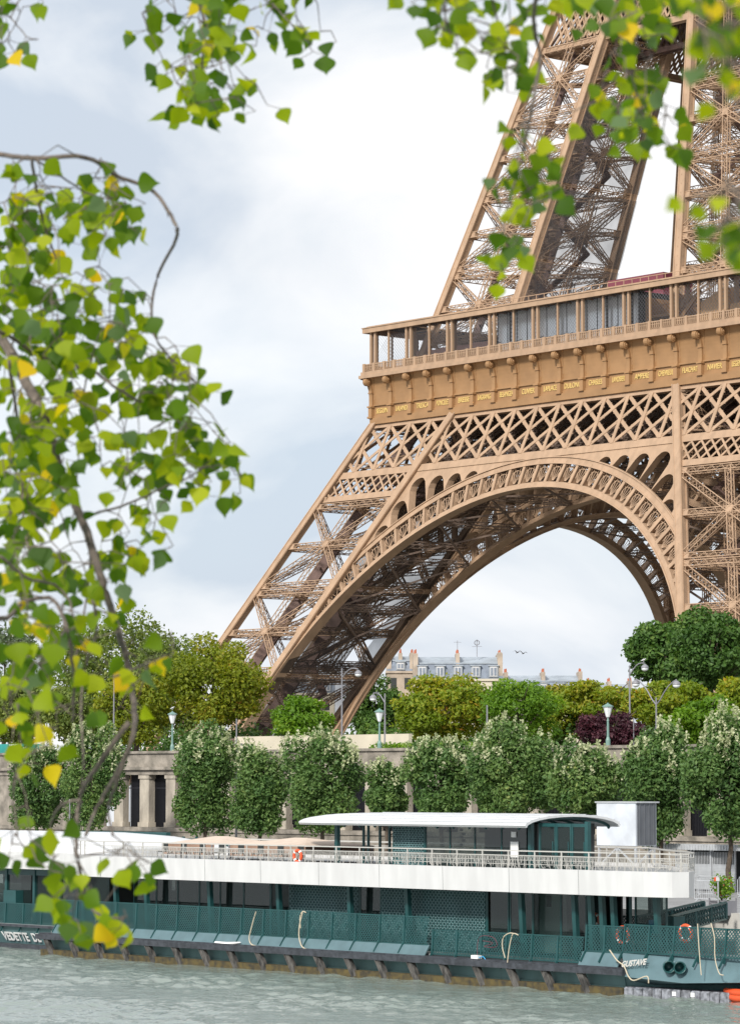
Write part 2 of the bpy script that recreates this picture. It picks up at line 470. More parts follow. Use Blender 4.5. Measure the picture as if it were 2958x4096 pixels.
def make_leg(low):
    fr = MB(); br = MB()
    if low:
        z0, z1 = 2.0, 56.5
        pans = [(50.2, 41.2), (40.3, 30.0), (29.1, 18.9), (18.0, 7.8)]
        ew = .95
    else:
        z0, z1 = 58.0, 106.0
        pans = [(99.8, 91.0), (90.1, 81.2), (80.3, 71.2), (70.3, 61.6)]
        ew = .95
    C0, C1 = legcorners(z0, low), legcorners(z1, low)
    for i in range(4):
        fr.bar(C0[i], C1[i], ew, ew, (0, 1, 0) if i % 2 else (1, 0, 0))
        # flange strips standing proud at the edges of each box member
        for dx, dy in ((-1, -1), (1, -1), (1, 1), (-1, 1)):
            o = np.array([dx * ew / 2, dy * ew / 2, 0])
            fr.bar(C0[i] + o, C1[i] + o, .17, .17, (1, 0, 0))
        # lines of stiffeners up the side of each member
        n = int((z1 - z0) / 1.15)
        for k in range(n):
            c = C0[i] + (C1[i] - C0[i]) * (k + .5) / n
            fr.bar(c - np.array([ew / 2 + .05, 0, 0]), c + np.array([ew / 2 + .05, 0, 0]), .12, .12)
            fr.bar(c - np.array([0, ew / 2 + .05, 0]), c + np.array([0, ew / 2 + .05, 0]), .12, .12)
    w = .74 if low else .6
    for (zt, zb) in pans:
        Ct, Cb = legcorners(zt, low), legcorners(zb, low)
        zm = (zt + zb) / 2; Cm = legcorners(zm, low)
        for i in range(4):
            j = (i + 1) % 4
            a0, a1, b0, b1, m0, m1 = Ct[i], Ct[j], Cb[i], Cb[j], Cm[i], Cm[j]
            n = np.cross(a1 - a0, b0 - a0)
            if low and zt > 50 and i in (0, 3): continue
            br.truss(a0, b1, n, w, .55); br.truss(a1, b0, n, w, .55)
            br.truss(a0, a1, n, .7, .5); br.truss(b0, b1, n, .7, .5)
            br.truss(m0, m1, n, .75, .5)
            br.truss((a0 + a1) / 2, (b0 + b1) / 2, n, .8, .5)
            cm = (m0 + m1) / 2; nn = _n(n)
            # gusset plates at the crossing and the ends
            tdir = _n(m1 - m0)
            br.bar(cm - tdir * .45, cm + tdir * .45, .6, .9, np.cross(nn, tdir))
            for e_, sgn in ((a0, 1), (b0, 1), (m0, 1), (a1, -1), (b1, -1), (m1, -1)):
                br.bar(e_ + tdir * sgn * .3, e_ + tdir * sgn * 1.25, .5, .8, np.cross(nn, tdir))
        # inside: diaphragms and cross ties
        for Cq in (Ct, Cm):
            br.truss(Cq[0], Cq[2], (0, 0, 1), .6, .45); br.truss(Cq[1], Cq[3], (0, 0, 1), .6, .45)
            # light landings for the stairs, hung between the ties
            c = sum(Cq) / 4
            br.bar(c + np.array([-3, -1, .2]), c + np.array([3, -1, .2]), 1.2, .15)
        for i in (0, 2):
            br.truss((Ct[i] + Ct[(i + 1) % 4]) / 2, (Cm[(i + 2) % 4] + Cm[(i + 3) % 4]) / 2, (1, 0, 0), .5, .4)
    # lift rails: two pairs of dark girders climbing inside the leg
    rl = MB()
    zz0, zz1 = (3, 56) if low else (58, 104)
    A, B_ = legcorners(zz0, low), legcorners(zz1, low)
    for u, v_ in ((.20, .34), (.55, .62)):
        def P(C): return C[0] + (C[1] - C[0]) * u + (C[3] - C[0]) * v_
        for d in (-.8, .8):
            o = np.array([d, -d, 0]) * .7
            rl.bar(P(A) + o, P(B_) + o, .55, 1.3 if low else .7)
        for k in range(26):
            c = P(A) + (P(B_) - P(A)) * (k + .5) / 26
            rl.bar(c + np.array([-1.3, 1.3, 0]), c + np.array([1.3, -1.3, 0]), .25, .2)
    # stairs with landings zigzag
    for k in range(12 if low else 9):
        za, zb_ = (zz0 + k * (zz1 - zz0) / (12 if low else 9)), (zz0 + (k + 1) * (zz1 - zz0) / (12 if low else 9))
        Ca, Cb = legcorners(za, low), legcorners(zb_, low)
        u0, u1 = (.25, .75) if k % 2 else (.75, .25)
        p0 = Ca[2] + (Ca[3] - Ca[2]) * u0 - np.array([0, 2, 0]); p1 = Cb[2] + (Cb[3] - Cb[2]) * u1 - np.array([0, 2, 0])
        rl.bar(p0, p1, 1.0, .25); rl.bar(p0 + np.array([0, 0, 1]), p1 + np.array([0, 0, 1]), .1)
    return fr, br, rl


def rot4(o, lst, skip=()):
    """copies of a part (and its sub-parts) turned about the tower's axis"""
    for k in (1, 2, 3):
        if k in skip: continue
        c = o.copy(); COL.objects.link(c); c.parent = tower; c.rotation_euler = (0, 0, k * pi / 2); lst.append(c)
        for ch in o.children:
            if 'net' in ch.name: continue
            d = ch.copy(); COL.objects.link(d); d.parent = c


parts = []
for low in (True, False):
    fr, br, rl = make_leg(low)
    nm = 'leg' if low else 'upper_leg'
    leg = fr.build(nm, M['iron'], tower)
    br.build('bracing', M['iron'] if low else M['iron'], leg)
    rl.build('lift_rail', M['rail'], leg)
    nb = MB()
    # gauze net hung on the face of the left leg that looks into the tower
    zr = [(8.5, 18), (18.5, 29), (29.6, 43)] if low else [(61, 70.6), (71, 80), (80.8, 92)]
    for (za, zb_) in zr:
        g = 7; rows = []
        for i in range(g + 1):
            z = za + (zb_ - za) * i / g; c = legcorners(z, low)
            row = []
            for j in range(g + 1):
                u = .02 + 1.02 * j / g
                p_ = c[1] + (c[2] - c[1]) * u + np.array([.75 + .25 * sin(pi * i / g) * sin(pi * j / g) + .05 * random.random(), 0, .1 * random.random()])
                row.append(p_)
            rows.append(row)
        vs = [p_ for r_ in rows for p_ in r_]
        fs = [[i * (g + 1) + j, i * (g + 1) + j + 1, (i + 1) * (g + 1) + j + 1, (i + 1) * (g + 1) + j] for i in range(g) for j in range(g)]
        if low:  # strips left open
            fs = [f for n_, f in enumerate(fs) if not ((n_ % g) == 4 and (n_ // g) in (1, 2, 4))]
        nb.raw(vs, fs)
    # dark gauze over the inner edge member too
    nb.build('net', M['net'] if low else M['net2'], leg)
    parts.append(leg); rot4(leg, parts)

# arches ---------------------------------------------------------------
ZC, RI = 1.1, 39.2
def AP(r, t, off=0.0):
    z = ZC + r * sin(t)
    return np.array([r * cos(t), -wl(z) + off, z])
EDGE0 = W0 - BW - SL * ZC
def redge(t): return EDGE0 / (abs(cos(t)) + SL * sin(t))
RTOP = 43.97
ab = MB()
DEP = 1.5
def flange(mb, ra, rb, t0, t1, dep, n=72, off=0.0):
    secs = []
    for t in np.linspace(t0, t1, n):
        a, b_ = ra(t), rb(t)
        secs.append([AP(a, t, off), AP(b_, t, off), AP(b_, t, off + dep), AP(a, t, off + dep)])
    mb.sweep(secs)
T0 = math.asin(6.0 / RI)
flange(ab, lambda t: RI, lambda t: min(RI + .58, redge(t) + .6), T0, pi - T0, DEP)
# thin proud edges
flange(ab, lambda t: RI - .10, lambda t: RI + .06, T0, pi - T0, DEP + .24, off=-.12)
T1 = R(48)
flange(ab, lambda t: 42.1, lambda t: 42.82, T1, pi - T1, .35)
flange(ab, lambda t: 42.0, lambda t: 42.12, T1, pi - T1, .30, off=-.13)
flange(ab, lambda t: 42.78, lambda t: 42.90, T1, pi - T1, .30, off=-.16)
# fan panels between the flanges
NP = 46
for i in range(NP):
    ta = R(15) + (pi - R(30)) * i / NP; tb = R(15) + (pi - R(30)) * (i + 1) / NP
    tm = (ta + tb) / 2
    def ro(t): return min(42.1, redge(t) - .15)
    hgt = ro(tm) - (RI + .68)
    if ro(ta) > RI + .9:
        ab.bar(AP(RI + .5, ta, .45), AP(ro(ta) + .1, ta, .45), .26, .9, (0, 1, 0))
        ab.bar(AP(RI + .5, ta, .02), AP(ro(ta) + .1, ta, .02), .42, .10, (0, 1, 0))
    if hgt < .7: continue
    half = (tb - ta) / 2 * .88
    r0 = RI + .72; rc = r0 + .10
    ra_ = min(hgt * .80, 1.75)
    prev = None
    for k in range(7):       # arched rim of the fan
        a = pi * k / 6
        pt = AP(r0 + ra_ * (.25 + .75 * sin(a)), tm + half * cos(a) * (.62 + .38 * sin(a)), .2)
        if prev is not None: ab.bar(prev, pt, .07, .07, (0, 1, 0))
        prev = pt
        if k in (1, 2, 3, 4, 5) and (hgt > 1.6 or k in (2, 4)):
            ab.bar(AP(r0, tm + .10 * half * cos(a), .2), pt, .065, .06, (0, 1, 0))
    for sg in (-1, 1):       # scrolls in the upper corners and at the foot
        for (rr, tt, q_) in ((r0 + hgt * .80, tm + sg * half * .62, min(.27, hgt * .14)),):
            pr_ = None
            for k in range(8):
                a = k / 7 * 1.7 * pi
                pt = AP(rr + q_ * sin(a), tt + q_ * cos(a) / rr * sg, .2)
                if pr_ is not None: ab.bar(pr_, pt, .05, .05, (0, 1, 0))
                pr_ = pt
# spandrel plate pierced by a fan of arched slots
def rbord(t): return min(redge(t) + .25, (44.0 - ZC) / sin(t))
def rmarg(t): return min(redge(t) - .35, (43.97 - ZC) / sin(t) - .45)
for side in (0, 1):
    tl, th = R(48.5), R(83)
    pit = R(3.95)
    n = int((th - tl) / pit)
    ts = np.linspace(tl, th, n * 12 + 1)
    secs = []
    for t in ts:
        u = ((t - tl) / pit) % 1.0
        c = tl + (math.floor((t - tl) / pit + 1e-9) + .5) * pit
        hw = pit * .5 - .26 / 44
        rt = 42.7
        rad = hw * 44
        top = min(rmarg(c), rmarg(c - hw), rmarg(c + hw)) - .1
        if top > 43.3 and abs(t - c) < hw:
            rt = max(42.7, top - rad + rad * sqrt(max(0, 1 - ((t - c) / hw) ** 2)))
        rb_ = max(rbord(t), rt + .05)
        tt = t if side == 0 else pi - t
        secs.append([AP(rt, tt, 0), AP(rb_, tt, 0), AP(rb_, tt, 1.1), AP(rt, tt, 1.1)])
    ab.sweep(secs)
    # plain tapering plate toward the crown
    secs = []
    for t in np.linspace(th, pi / 2, 10):
        tt = t if side == 0 else pi - t
        secs.append([AP(42.7, tt, 0.01), AP((44.0 - ZC) / sin(t), tt, 0.01), AP((44.0 - ZC) / sin(t), tt, 1.1), AP(42.7, tt, 1.1)])
    ab.sweep(secs)
arch = ab.build('arch', M['iron'], tower); parts.append(arch); rot4(arch, parts)
inner = arch.copy(); COL.objects.link(inner); inner.parent = tower; inner.location = (0, BW, 0)
for k in range(1, 4):
    c = arch.copy(); COL.objects.link(c); c.parent = tower; c.rotation_euler = (0, 0, k * pi / 2)
    c.location = {1: (-BW, 0, 0), 2: (0, -BW, 0), 3: (BW, 0, 0)}[k]
# struts between outer and inner arch barrels
vb = MB()
for i in range(1, 12):
    t = R(16) + (pi - R(32)) * i / 12
    a = AP(RI + .3, t, 1.4); b_ = AP(RI + .3, t, BW - .1)
    vb.truss(a, b_, np.array([cos(t), 0, sin(t)]), .7, .5)
    if i < 11:
        t2 = R(16) + (pi - R(32)) * (i + 1) / 12
        vb.bar(AP(RI + .3, t, 1.4), AP(RI + .3, t2, BW - .1), .22); vb.bar(AP(RI + .3, t2, 1.4), AP(RI + .3, t, BW - .1), .22)
for i in range(3, 10):
    t = R(16) + (pi - R(32)) * i / 12
    if R(40) < t < pi - R(40):
        vb.truss(AP(42.3, t, 1.4), AP(42.3, t, BW - .1), np.array([cos(t), 0, sin(t)]), .7, .5)
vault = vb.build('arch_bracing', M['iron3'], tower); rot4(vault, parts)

# first-floor girder ----------------------------------------------------
gb = MB()
def FP(x, z, off=0.0): return np.array([x, -wl(z) + off, z])
def hband(mb, za, zb_, off, dep, xa=None, xb=None):
    xa0 = -wl(za) if xa is None else xa; xb0 = wl(za) if xb is None else xb
    xa1 = -wl(zb_) if xa is None else xa; xb1 = wl(zb_) if xb is None else xb
    mb.raw([FP(xa0, za, off), FP(xb0, za, off), FP(xb1, zb_, off), FP(xa1, zb_, off), FP(xa0, za, off + dep), FP(xb0, za, off + dep), FP(xb1, zb_, off + dep), FP(xa1, zb_, off + dep)],
           [[0, 1, 2, 3], [7, 6, 5, 4], [3, 2, 6, 7], [1, 0, 4, 5], [0, 3, 7, 4], [2, 1, 5, 6]])
def lattice_set(mb, off, mult=1.0, studs=True):
    zt, zb_ = 50.7, 44.8
    BAY = 3.928
    xin_t, xin_b = wl(zt) - BW - .3, wl(zb_) - BW - .3
    def clipbar(x0_, x1_, z0_, z1_, lim, w_, o_):
        """straight bar on the slanting face from (x0,z0) top to (x1,z1) bottom, cut where it leaves |x| < lim(z)"""
        ts = np.linspace(0, 1, 60); ok = [abs(x0_ + (x1_ - x0_) * t) < lim(z0_ + (z1_ - z0_) * t) for t in ts]
        if not any(ok): return None
        i0 = ok.index(True); i1 = len(ok) - 1 - ok[::-1].index(True)
        if i1 - i0 < 6: return None
        ta, tb = ts[i0], ts[i1]
        a = FP(x0_ + (x1_ - x0_) * ta, z0_ + (z1_ - z0_) * ta, o_); b_ = FP(x0_ + (x1_ - x0_) * tb, z0_ + (z1_ - z0_) * tb, o_)
        mb.bar(a, b_, w_, .10, (0, -1, .45)); return a, b_
    lim = lambda z: wl(z) - .4
    for k in range(-12, 13):
        xt = k * BAY
        for d_, w_, o_ in ((2, .46, .0), (-2, .46, -.07), (0, .50, -.14)):
            r_ = clipbar(xt, xt + d_ * BAY, zt, zb_, lim, w_ * mult, off + o_)
            if r_ is not None and studs:
                a, b_ = r_; d = b_ - a; n_ = int(np.linalg.norm(d) / .75)
                for q in range(n_):
                    c = a + d * (q + .5) / n_; s_ = 1 if q % 2 else -1
                    p_ = c + np.array([s_ * .36, .0, 0]); mb.bar(p_ - np.array([0, .05, 0]), p_ + np.array([0, .05, 0]), .13, .13)
    # small lattice below, over the legs only
    for k in range(-34, 35):
        x0_ = k * BAY / 2.5
        for sg in (-1, 1):
            for sd in (-1, 1):
                def inleg(x_, z_): return wl(z_) - BW + .3 < sd * x_ < wl(z_) - .4
                ts = np.linspace(0, 1, 30); ok = [inleg(x0_ + sg * 2.4 * t, 43.97 - 2.32 * t) for t in ts]
                if not any(ok): continue
                i0 = ok.index(True); i1 = 29 - ok[::-1].index(True)
                if i1 - i0 < 5: continue
                ta, tb = ts[i0], ts[i1]
                mb.bar(FP(x0_ + sg * 2.4 * ta, 43.97 - 2.32 * ta, off - .05 * sg), FP(x0_ + sg * 2.4 * tb, 43.97 - 2.32 * tb, off - .05 * sg), .26 * mult, .09, (0, -1, .45))
lattice_set(gb, 0.0)
hband(gb, 50.6, 51.5, -.1, 1.4)
hband(gb, 43.95, 44.85, -.12, 1.5)
for sd in (-1, 1):
    for (za, zb_) in ((40.95, 41.7),):
        xa, xb = sorted((sd * (wl(za) - BW), sd * wl(za)))
        hband(gb, za, zb_, -.12, 1.2, xa, xb)
# edge plates of the legs seen through the girder
for sd in (-1, 1):
    for bx in (0.0, BW):
        a, b_ = FP(sd * (wl(24) - BW + bx * 1), 24, -.45), FP(sd * (wl(51) - BW + bx), 51, -.45)
        gb.bar(a, b_, 1.15, .12, (0, -1, .45))
girder = gb.build('girder', M['iron'], tower); parts.append(girder); rot4(girder, parts)
# cross frames tying outer and inner girders, shade under the floor put into their colour
cb = MB()
for k in range(-8, 9):
    x = k * 3.928
    for off0, off1 in ((1.4, BW),):
        cb.truss(FP(x, 50.2, off0), FP(x, 50.2, off1), (1, 0, 0), 1.0, .4)
        if abs(x) < wl(45) - BW + 3:
            cb.truss(FP(x, 45.2, off0), FP(x, 45.2, off1), (1, 0, 0), .8, .4)
            n = 3
            for i in range(n):
                o0, o1 = off0 + (off1 - off0) * i / n, off0 + (off1 - off0) * (i + 1) / n
                cb.truss(FP(x, 45.2, o0), FP(x, 50.2, o1), (1, 0, 0), .45, .3); cb.bar(FP(x, 50.2, o0), FP(x, 45.2, o1), .22)
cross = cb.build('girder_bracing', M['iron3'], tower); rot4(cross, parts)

# first floor ------------------------------------------------------------
fb = MB()
for (x0_, y0_, x1_, y1_) in ((-34.6, -34.6, 34.6, -14), (-34.6, 14, 34.6, 34.6), (-34.6, -14, -14, 14), (14, -14, 34.6, 14)):
    fb.box(x0_, y0_, 56.4, x1_, y1_, 57.7)
for k in range(-16, 17):
    x = k * 2.1
    fb.box(x - .15, -34.4, 51.6, x + .15, -20.2, 56.4)
for y_ in (-31, -27, -23): fb.box(-34, y_, 51.8, 34, y_ + .3, 56.35)
fb.box(-34.4, -33.6, 51.2, 34.4, -14.5, 51.35)
fb.build('floor', M['slab'], tower)

# frieze with names, consoles, cornice -------------------------------------
fz = MB()
HX = 35.35
BAY = 2 * HX / 18
n = 12
secs = []
cove = [(0.0, 51.4), (0.0, 53.6)] + [(-.05 - 1.05 * (1 - cos(pi / 2 * q / 10)), 53.7 + 3.5 * sin(pi / 2 * q / 10)) for q in range(0, 11)]
YF = -35.0
prof = [(YF + dy, z) for dy, z in cove]
vs, fs = [], []
for xx, sgn in ((-1, -1), (1, 1)):
    for (yy, z) in prof:
        vs.append((sgn * -yy, yy, z))          # mitred at the corners
k_ = len(prof)
for i in range(k_ - 1): fs.append([i, k_ + i, k_ + i + 1, i + 1])
fz.raw(vs, fs)
def ringbox(mb, ya, yb, za, zb_):
    """front member of a square ring, mitred at its ends"""
    v = [(-(-ya), ya, za), (-ya, ya, za), (-yb, yb, za), (yb, yb, za)]
    v = [(ya, ya, za), (-ya, ya, za), (-yb, yb, za), (yb, yb, za), (ya, ya, zb_), (-ya, ya, zb_), (-yb, yb, zb_), (yb, yb, zb_)]
    mb.raw(v, BOXF.tolist())
ringbox(fz, -35.42, -34.9, 51.15, 52.0)
ringbox(fz, -35.2, -34.9, 52.0, 52.25)
ringbox(fz, -35.22, -34.9, 53.55, 53.75)
frieze = fz.build('frieze', M['iron2'], tower)
names = "SEGUIN LALANDE TRESCA PONCELET BRESSE LAGRANGE BELANGER CUVIER LAPLACE DULONG CHASLES LAVOISIER AMPERE CHEVREUL FLACHAT NAVIER LEGENDRE CHAPTAL".split()
for i, nm in enumerate(names):
    x = -HX + (i + .5) * BAY
    text_mesh(nm, .90, M['gold'], 'name_lettering', frieze, (x, -35.03, 52.56), (1, 0, 0), (0, 0, 1), .04, .012, min(.92, 3.0 / (len(nm) * .66)), shear=.12)
rot4(tower.children[-1] if False else frieze, parts, skip=()) if False else None
for k in (1, 2, 3):
    c = frieze.copy(); COL.objects.link(c); c.parent = tower; c.rotation_euler = (0, 0, k * pi / 2)
cs = MB()
w = .30
pf = [(0, 51.9), (-.55, 51.9), (-.55, 53.3), (-.42, 53.4), (-.42, 54.8), (-.5, 55.6), (-.75, 56.2), (-1.1, 56.6), (-1.1, 57.1), (.05, 57.1)]
v = [(-w, y_, z) for y_, z in pf] + [(w, y_, z) for y_, z in pf]; k_ = len(pf)
cs.raw(v, [[j, (j + 1) % k_, k_ + (j + 1) % k_, k_ + j] for j in range(k_)] + [list(range(k_))[::-1], [k_ + j for j in range(k_)]])
cs.box(-.42, -.68, 53.35, .42, 0, 53.55); cs.box(-.42, -.66, 51.95, .42, 0, 52.2); cs.box(-.36, -.56, 55.2, .36, 0, 55.34)
for k in range(14):      # scroll at the head
    pass
cs.cyl((0, -.98, 56.68), (1, 0, 0), .52, .62, 16)
cs.cyl((.34, -.98, 56.68), (1, 0, 0), .38, .10, 14, .34); cs.cyl((.42, -.98, 56.68), (1, 0, 0), .18, .12, 10, .12)
cs.cyl((-.34, -.98, 56.68), (-1, 0, 0), .38, .10, 14, .34)
for sg in (-1, 1):
    pr_ = None
    for q in range(0, 9):
        a = pi / 2 * q / 8
        pt = np.array([sg * (.33 + .9 * (1 - cos(a))), -.06 - 1.03 * (1 - cos(a)), 53.7 + 3.45 * sin(a)])
        if pr_ is not None: cs.bar(pr_, pt, .12, .12)
        pr_ = pt
def one_mesh(mb, name, m_, spots, sides):
    me_ = mb.mesh(name); me_.materials.append(m_)
    for sp in spots:
        o = bpy.data.objects.new(name, me_); COL.objects.link(o); o.parent = tower; o.location = sp
        for k in sides:
            c = o.copy(); COL.objects.link(c); c.rotation_euler = (0, 0, k * pi / 2)
            x_, y_, z_ = sp; c.location = (x_ * cos(k * pi / 2) - y_ * sin(k * pi / 2), x_ * sin(k * pi / 2) + y_ * cos(k * pi / 2), z_)
one_mesh(cs, 'console', M['iron2'], [(-HX + i * BAY + (.1 if i == 0 else 0), -35.0, 0) for i in range(18)], (1, 2, 3))
co = MB()
ringbox(co, -36.45, -34.3, 57.15, 57.55); ringbox(co, -36.25, -34.3, 57.55, 58.0)
cornice = co.build('cornice', M['iron'], tower)
rb = MB()
ringbox(rb, -36.02, -35.86, 58.90, 59.02); ringbox(rb, -36.0, -35.88, 58.12, 58.22); ringbox(rb, -35.98, -35.9, 58.62, 58.68)
nb_ = 230
for i in range(nb_):
    x = -35.9 + 71.8 * i / (nb_ - 1)
    rb.box(x - .06, -36.0, 58.0, x + .06, -35.88, 58.92)
for i in range(37):
    x = -35.9 + 71.8 * i / 36
    rb.box(x - .2, -36.08, 58.0, x + .2, -35.8, 59.1)
balus = rb.build('railing', M['iron'], tower)
def part_on_sides(src_, sides):
    for k in sides:
        c = src_.copy(); COL.objects.link(c); c.parent = tower; c.rotation_euler = (0, 0, k * pi / 2)
        x_, y_, z_ = src_.location; c.location = (x_ * cos(k * pi / 2) - y_ * sin(k * pi / 2), x_ * sin(k * pi / 2) + y_ * cos(k * pi / 2), z_)
def one_mesh(mb, name, m_, spots, sides):
    me_ = mb.mesh(name); me_.materials.append(m_)
    for sp in spots:
        o = bpy.data.objects.new(name, me_); COL.objects.link(o); o.parent = tower; o.location = sp
        part_on_sides(o, sides)
spots = []
for i in range(19):
    x = -HX + i * BAY
    if i % 2 == 0: spots += [(x + d, -35.57, 58.0) for d in ((.45, 1.3) if i == 0 else (-1.3, -.45) if i == 18 else (-.42, .42))]
q = MB(); q.box(-.16, -.17, 0, .16, .17, 5.2); q.box(-.2, -.21, 0, .2, .21, .35); one_mesh(q, 'gallery_post', M['iron'], spots, (1, 3))
q = MB(); q.box(-.11, -.11, 0, .11, .11, 5.2); one_mesh(q, 'slim_post', M['iron'], [(-HX + i * BAY, -35.57, 58.0) for i in range(1, 19, 2)], (1, 3))
q = MB(); q.box(-.2, -.2, 0, .2, .2, 6.1); one_mesh(q, 'inner_column', M['iron'], [(-HX + i * BAY, -31.2, 57.7) for i in (1, 3)] + [(x_, -31.2, 57.7) for x_ in (17.7, 25.5)], (1, 3))
rf = MB()
ringbox(rf, -36.1, -35.7, 63.1, 63.72); ringbox(rf, -36.2, -35.6, 63.72, 63.82)
ringbox(rf, -35.7, -30.9, 63.85, 64.0)
for i in range(37):
    x = -35 + 70 * i / 36
    if abs(x) < 31: rf.box(x - .08, -35.6, 63.6, x + .08, -31.0, 63.80)
roof = rf.build('gallery_roof', M['iron'], tower)
for src_ in (cornice, balus, roof):
    for k in (1, 2, 3):
        c = src_.copy(); COL.objects.link(c); c.parent = tower; c.rotation_euler = (0, 0, k * pi / 2)
# dark soffit boarding
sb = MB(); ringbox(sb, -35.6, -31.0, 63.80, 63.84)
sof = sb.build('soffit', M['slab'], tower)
for k in (1, 2, 3):
    c = sof.copy(); COL.objects.link(c); c.parent = tower; c.rotation_euler = (0, 0, k * pi / 2)
# safety netting of the gallery: thin diagonal wires
gn = MB()
for i in range(150):
    x = -35.2 + 70.4 * i / 150
    for sg in (-1, 1):
        xe = x + sg * 4.1
        if -35.3 < xe < 35.3: gn.bar((x, -35.3, 59.0), (xe, -35.3, 63.1), .022, .022)
gn.build('wire_mesh', M['lampgrey'], tower)
# glazed pavilion behind the gallery
pv = MB(); pv.box(-15.2, -31.4, 57.7, 9.7, -21, 63.78)
pav = pv.build('pavilion', M['skyglass'], tower)
pm = MB()
for x in np.arange(-15.2, 9.8, 1.78):
    pm.box(x - .04, -31.46, 57.7, x + .04, -31.38, 63.78)
for x in np.arange(-12.5, 9.8, 4.3): pm.box(x - .1, -31.9, 57.7, x + .1, -31.7, 63.78)
pm.box(9.7, -31.5, 57.7, 10.3, -21, 63.78)
for k, x in enumerate(np.arange(-15, 9.5, 1.3)):   # loose rails of the terrace furniture
    pm.bar((x, -33.4, 59.3 + .2 * sin(k)), (x + 1.6, -32.6, 59.7 + .25 * cos(k * 2)), .07)
    pm.bar((x, -33.4, 57.7), (x, -33.4, 59.5), .06)
pm.build('mullion', M['darkin'], pav)
hb = MB()
for i in range(8):
    hb.box(-33.6 + i * 1.98, -30.05 - .02 * (i % 2), 57.7, -33.6 + (i + 1) * 1.98 - .06, -29.9, 60.9 - .05 * (i % 3))
hb.build('hoarding', M['hoard'], tower)
for q_ in ((-1, -26, 63.9, 8.6, -21, 66.9), (-17, -26, 63.9, -10, -20, 66.0)):
    mb_ = MB(); mb_.box(*q_); mb_.build('maroon_pavilion', M['maroon'], tower)
kb = MB(); kb.box(20.5, -32, 57.7, 24.6, -27, 61.2); kb.raw([(20.5, -32, 61.2), (24.6, -32, 61.2), (24.6, -27, 61.2), (20.5, -27, 61.2), (24.6, -32, 62.6), (24.6, -27, 62.6)], [[0, 1, 4], [3, 5, 2], [0, 4, 5, 3], [1, 2, 5, 4]])
kb.box(24.7, -31.5, 57.7, 30, -27.5, 60.6)
kb.build('timber_kiosk', M['wood'], tower)
lb = MB()
lb.box(10.4, -31, 57.7, 10.8, -27, 63); lb.box(10.8, -31.2, 60.4, 14.8, -28, 60.7); lb.box(14.8, -31, 57.7, 15.2, -27, 63)
for k in range(8): lb.bar((10.8 + k * .55, -31.2, 60.7), (10.8 + k * .55, -31.2, 61.8), .07)
lb.bar((10.8, -31.2, 61.8), (14.9, -31.2, 61.8), .1); lb.bar((10.8, -31.2, 61.2), (14.9, -31.2, 61.2), .07)
lb.bar((16, -32.5, 58), (21, -32.5, 62.5), .3, .5); lb.bar((16, -32.5, 59.1), (21, -32.5, 63.3), .08)
lb.build('service_balcony', M['iron2'], tower)
tb = MB()
for x in np.arange(-20, 26, 1.4): tb.bar((x, -30.8, 64.0), (x, -30.8, 65.6), .07)
for z in (64.8, 65.6): tb.bar((-20, -30.8, z), (26, -30.8, z), .08)
tb.build('roof_rail', M['iron'], tower)

# second-floor girder -------------------------------------------------------
g2 = MB()
def UP_(x, z, off=0): return np.array([x, -wu(z) + off, z])
for off in (0.0, .9):
    for (za, zb_) in ((99.9, 100.7), (106.0, 106.9)):
        a, b_ = UP_(-wu(za), za, off), UP_(wu(za), za, off)
        g2.bar(a, b_, .25, zb_ - za)
    for q in range(-22, 23):
        for sg in (-1, 1):
            x0_ = q * 1.25; x1_ = x0_ + sg * 3.1
            if max(abs(x0_), abs(x1_)) > 19: continue
            g2.bar(UP_(x0_, 106.0, off), UP_(x1_, 100.6, off), .30, .08, (0, 1, 0))
g2o = g2.build('upper_girder', M['iron'], tower); rot4(g2o, parts)
g3 = MB(); g3.box(-16, -19.6, 107, 16, 19.6, 107.6)
for off in (9.5, 10.6):
    for q in range(-20, 21):
        for sg in (-1, 1):
            x0_ = q * 1.2; x1_ = x0_ + sg * 4.0
            if max(abs(x0_), abs(x1_)) > 19: continue
            g3.bar(UP_(x0_, 106.5, off), UP_(x1_, 99.5, off), .34, .1, (0, 1, 0))
    g3.bar(UP_(-18, 99.4, off), UP_(18, 99.4, off), .3, .7)
g3o = g3.build('upper_floor', M['rail'], tower)
c = g3o.copy(); COL.objects.link(c); c.parent = tower; c.rotation_euler = (0, 0, pi / 2)
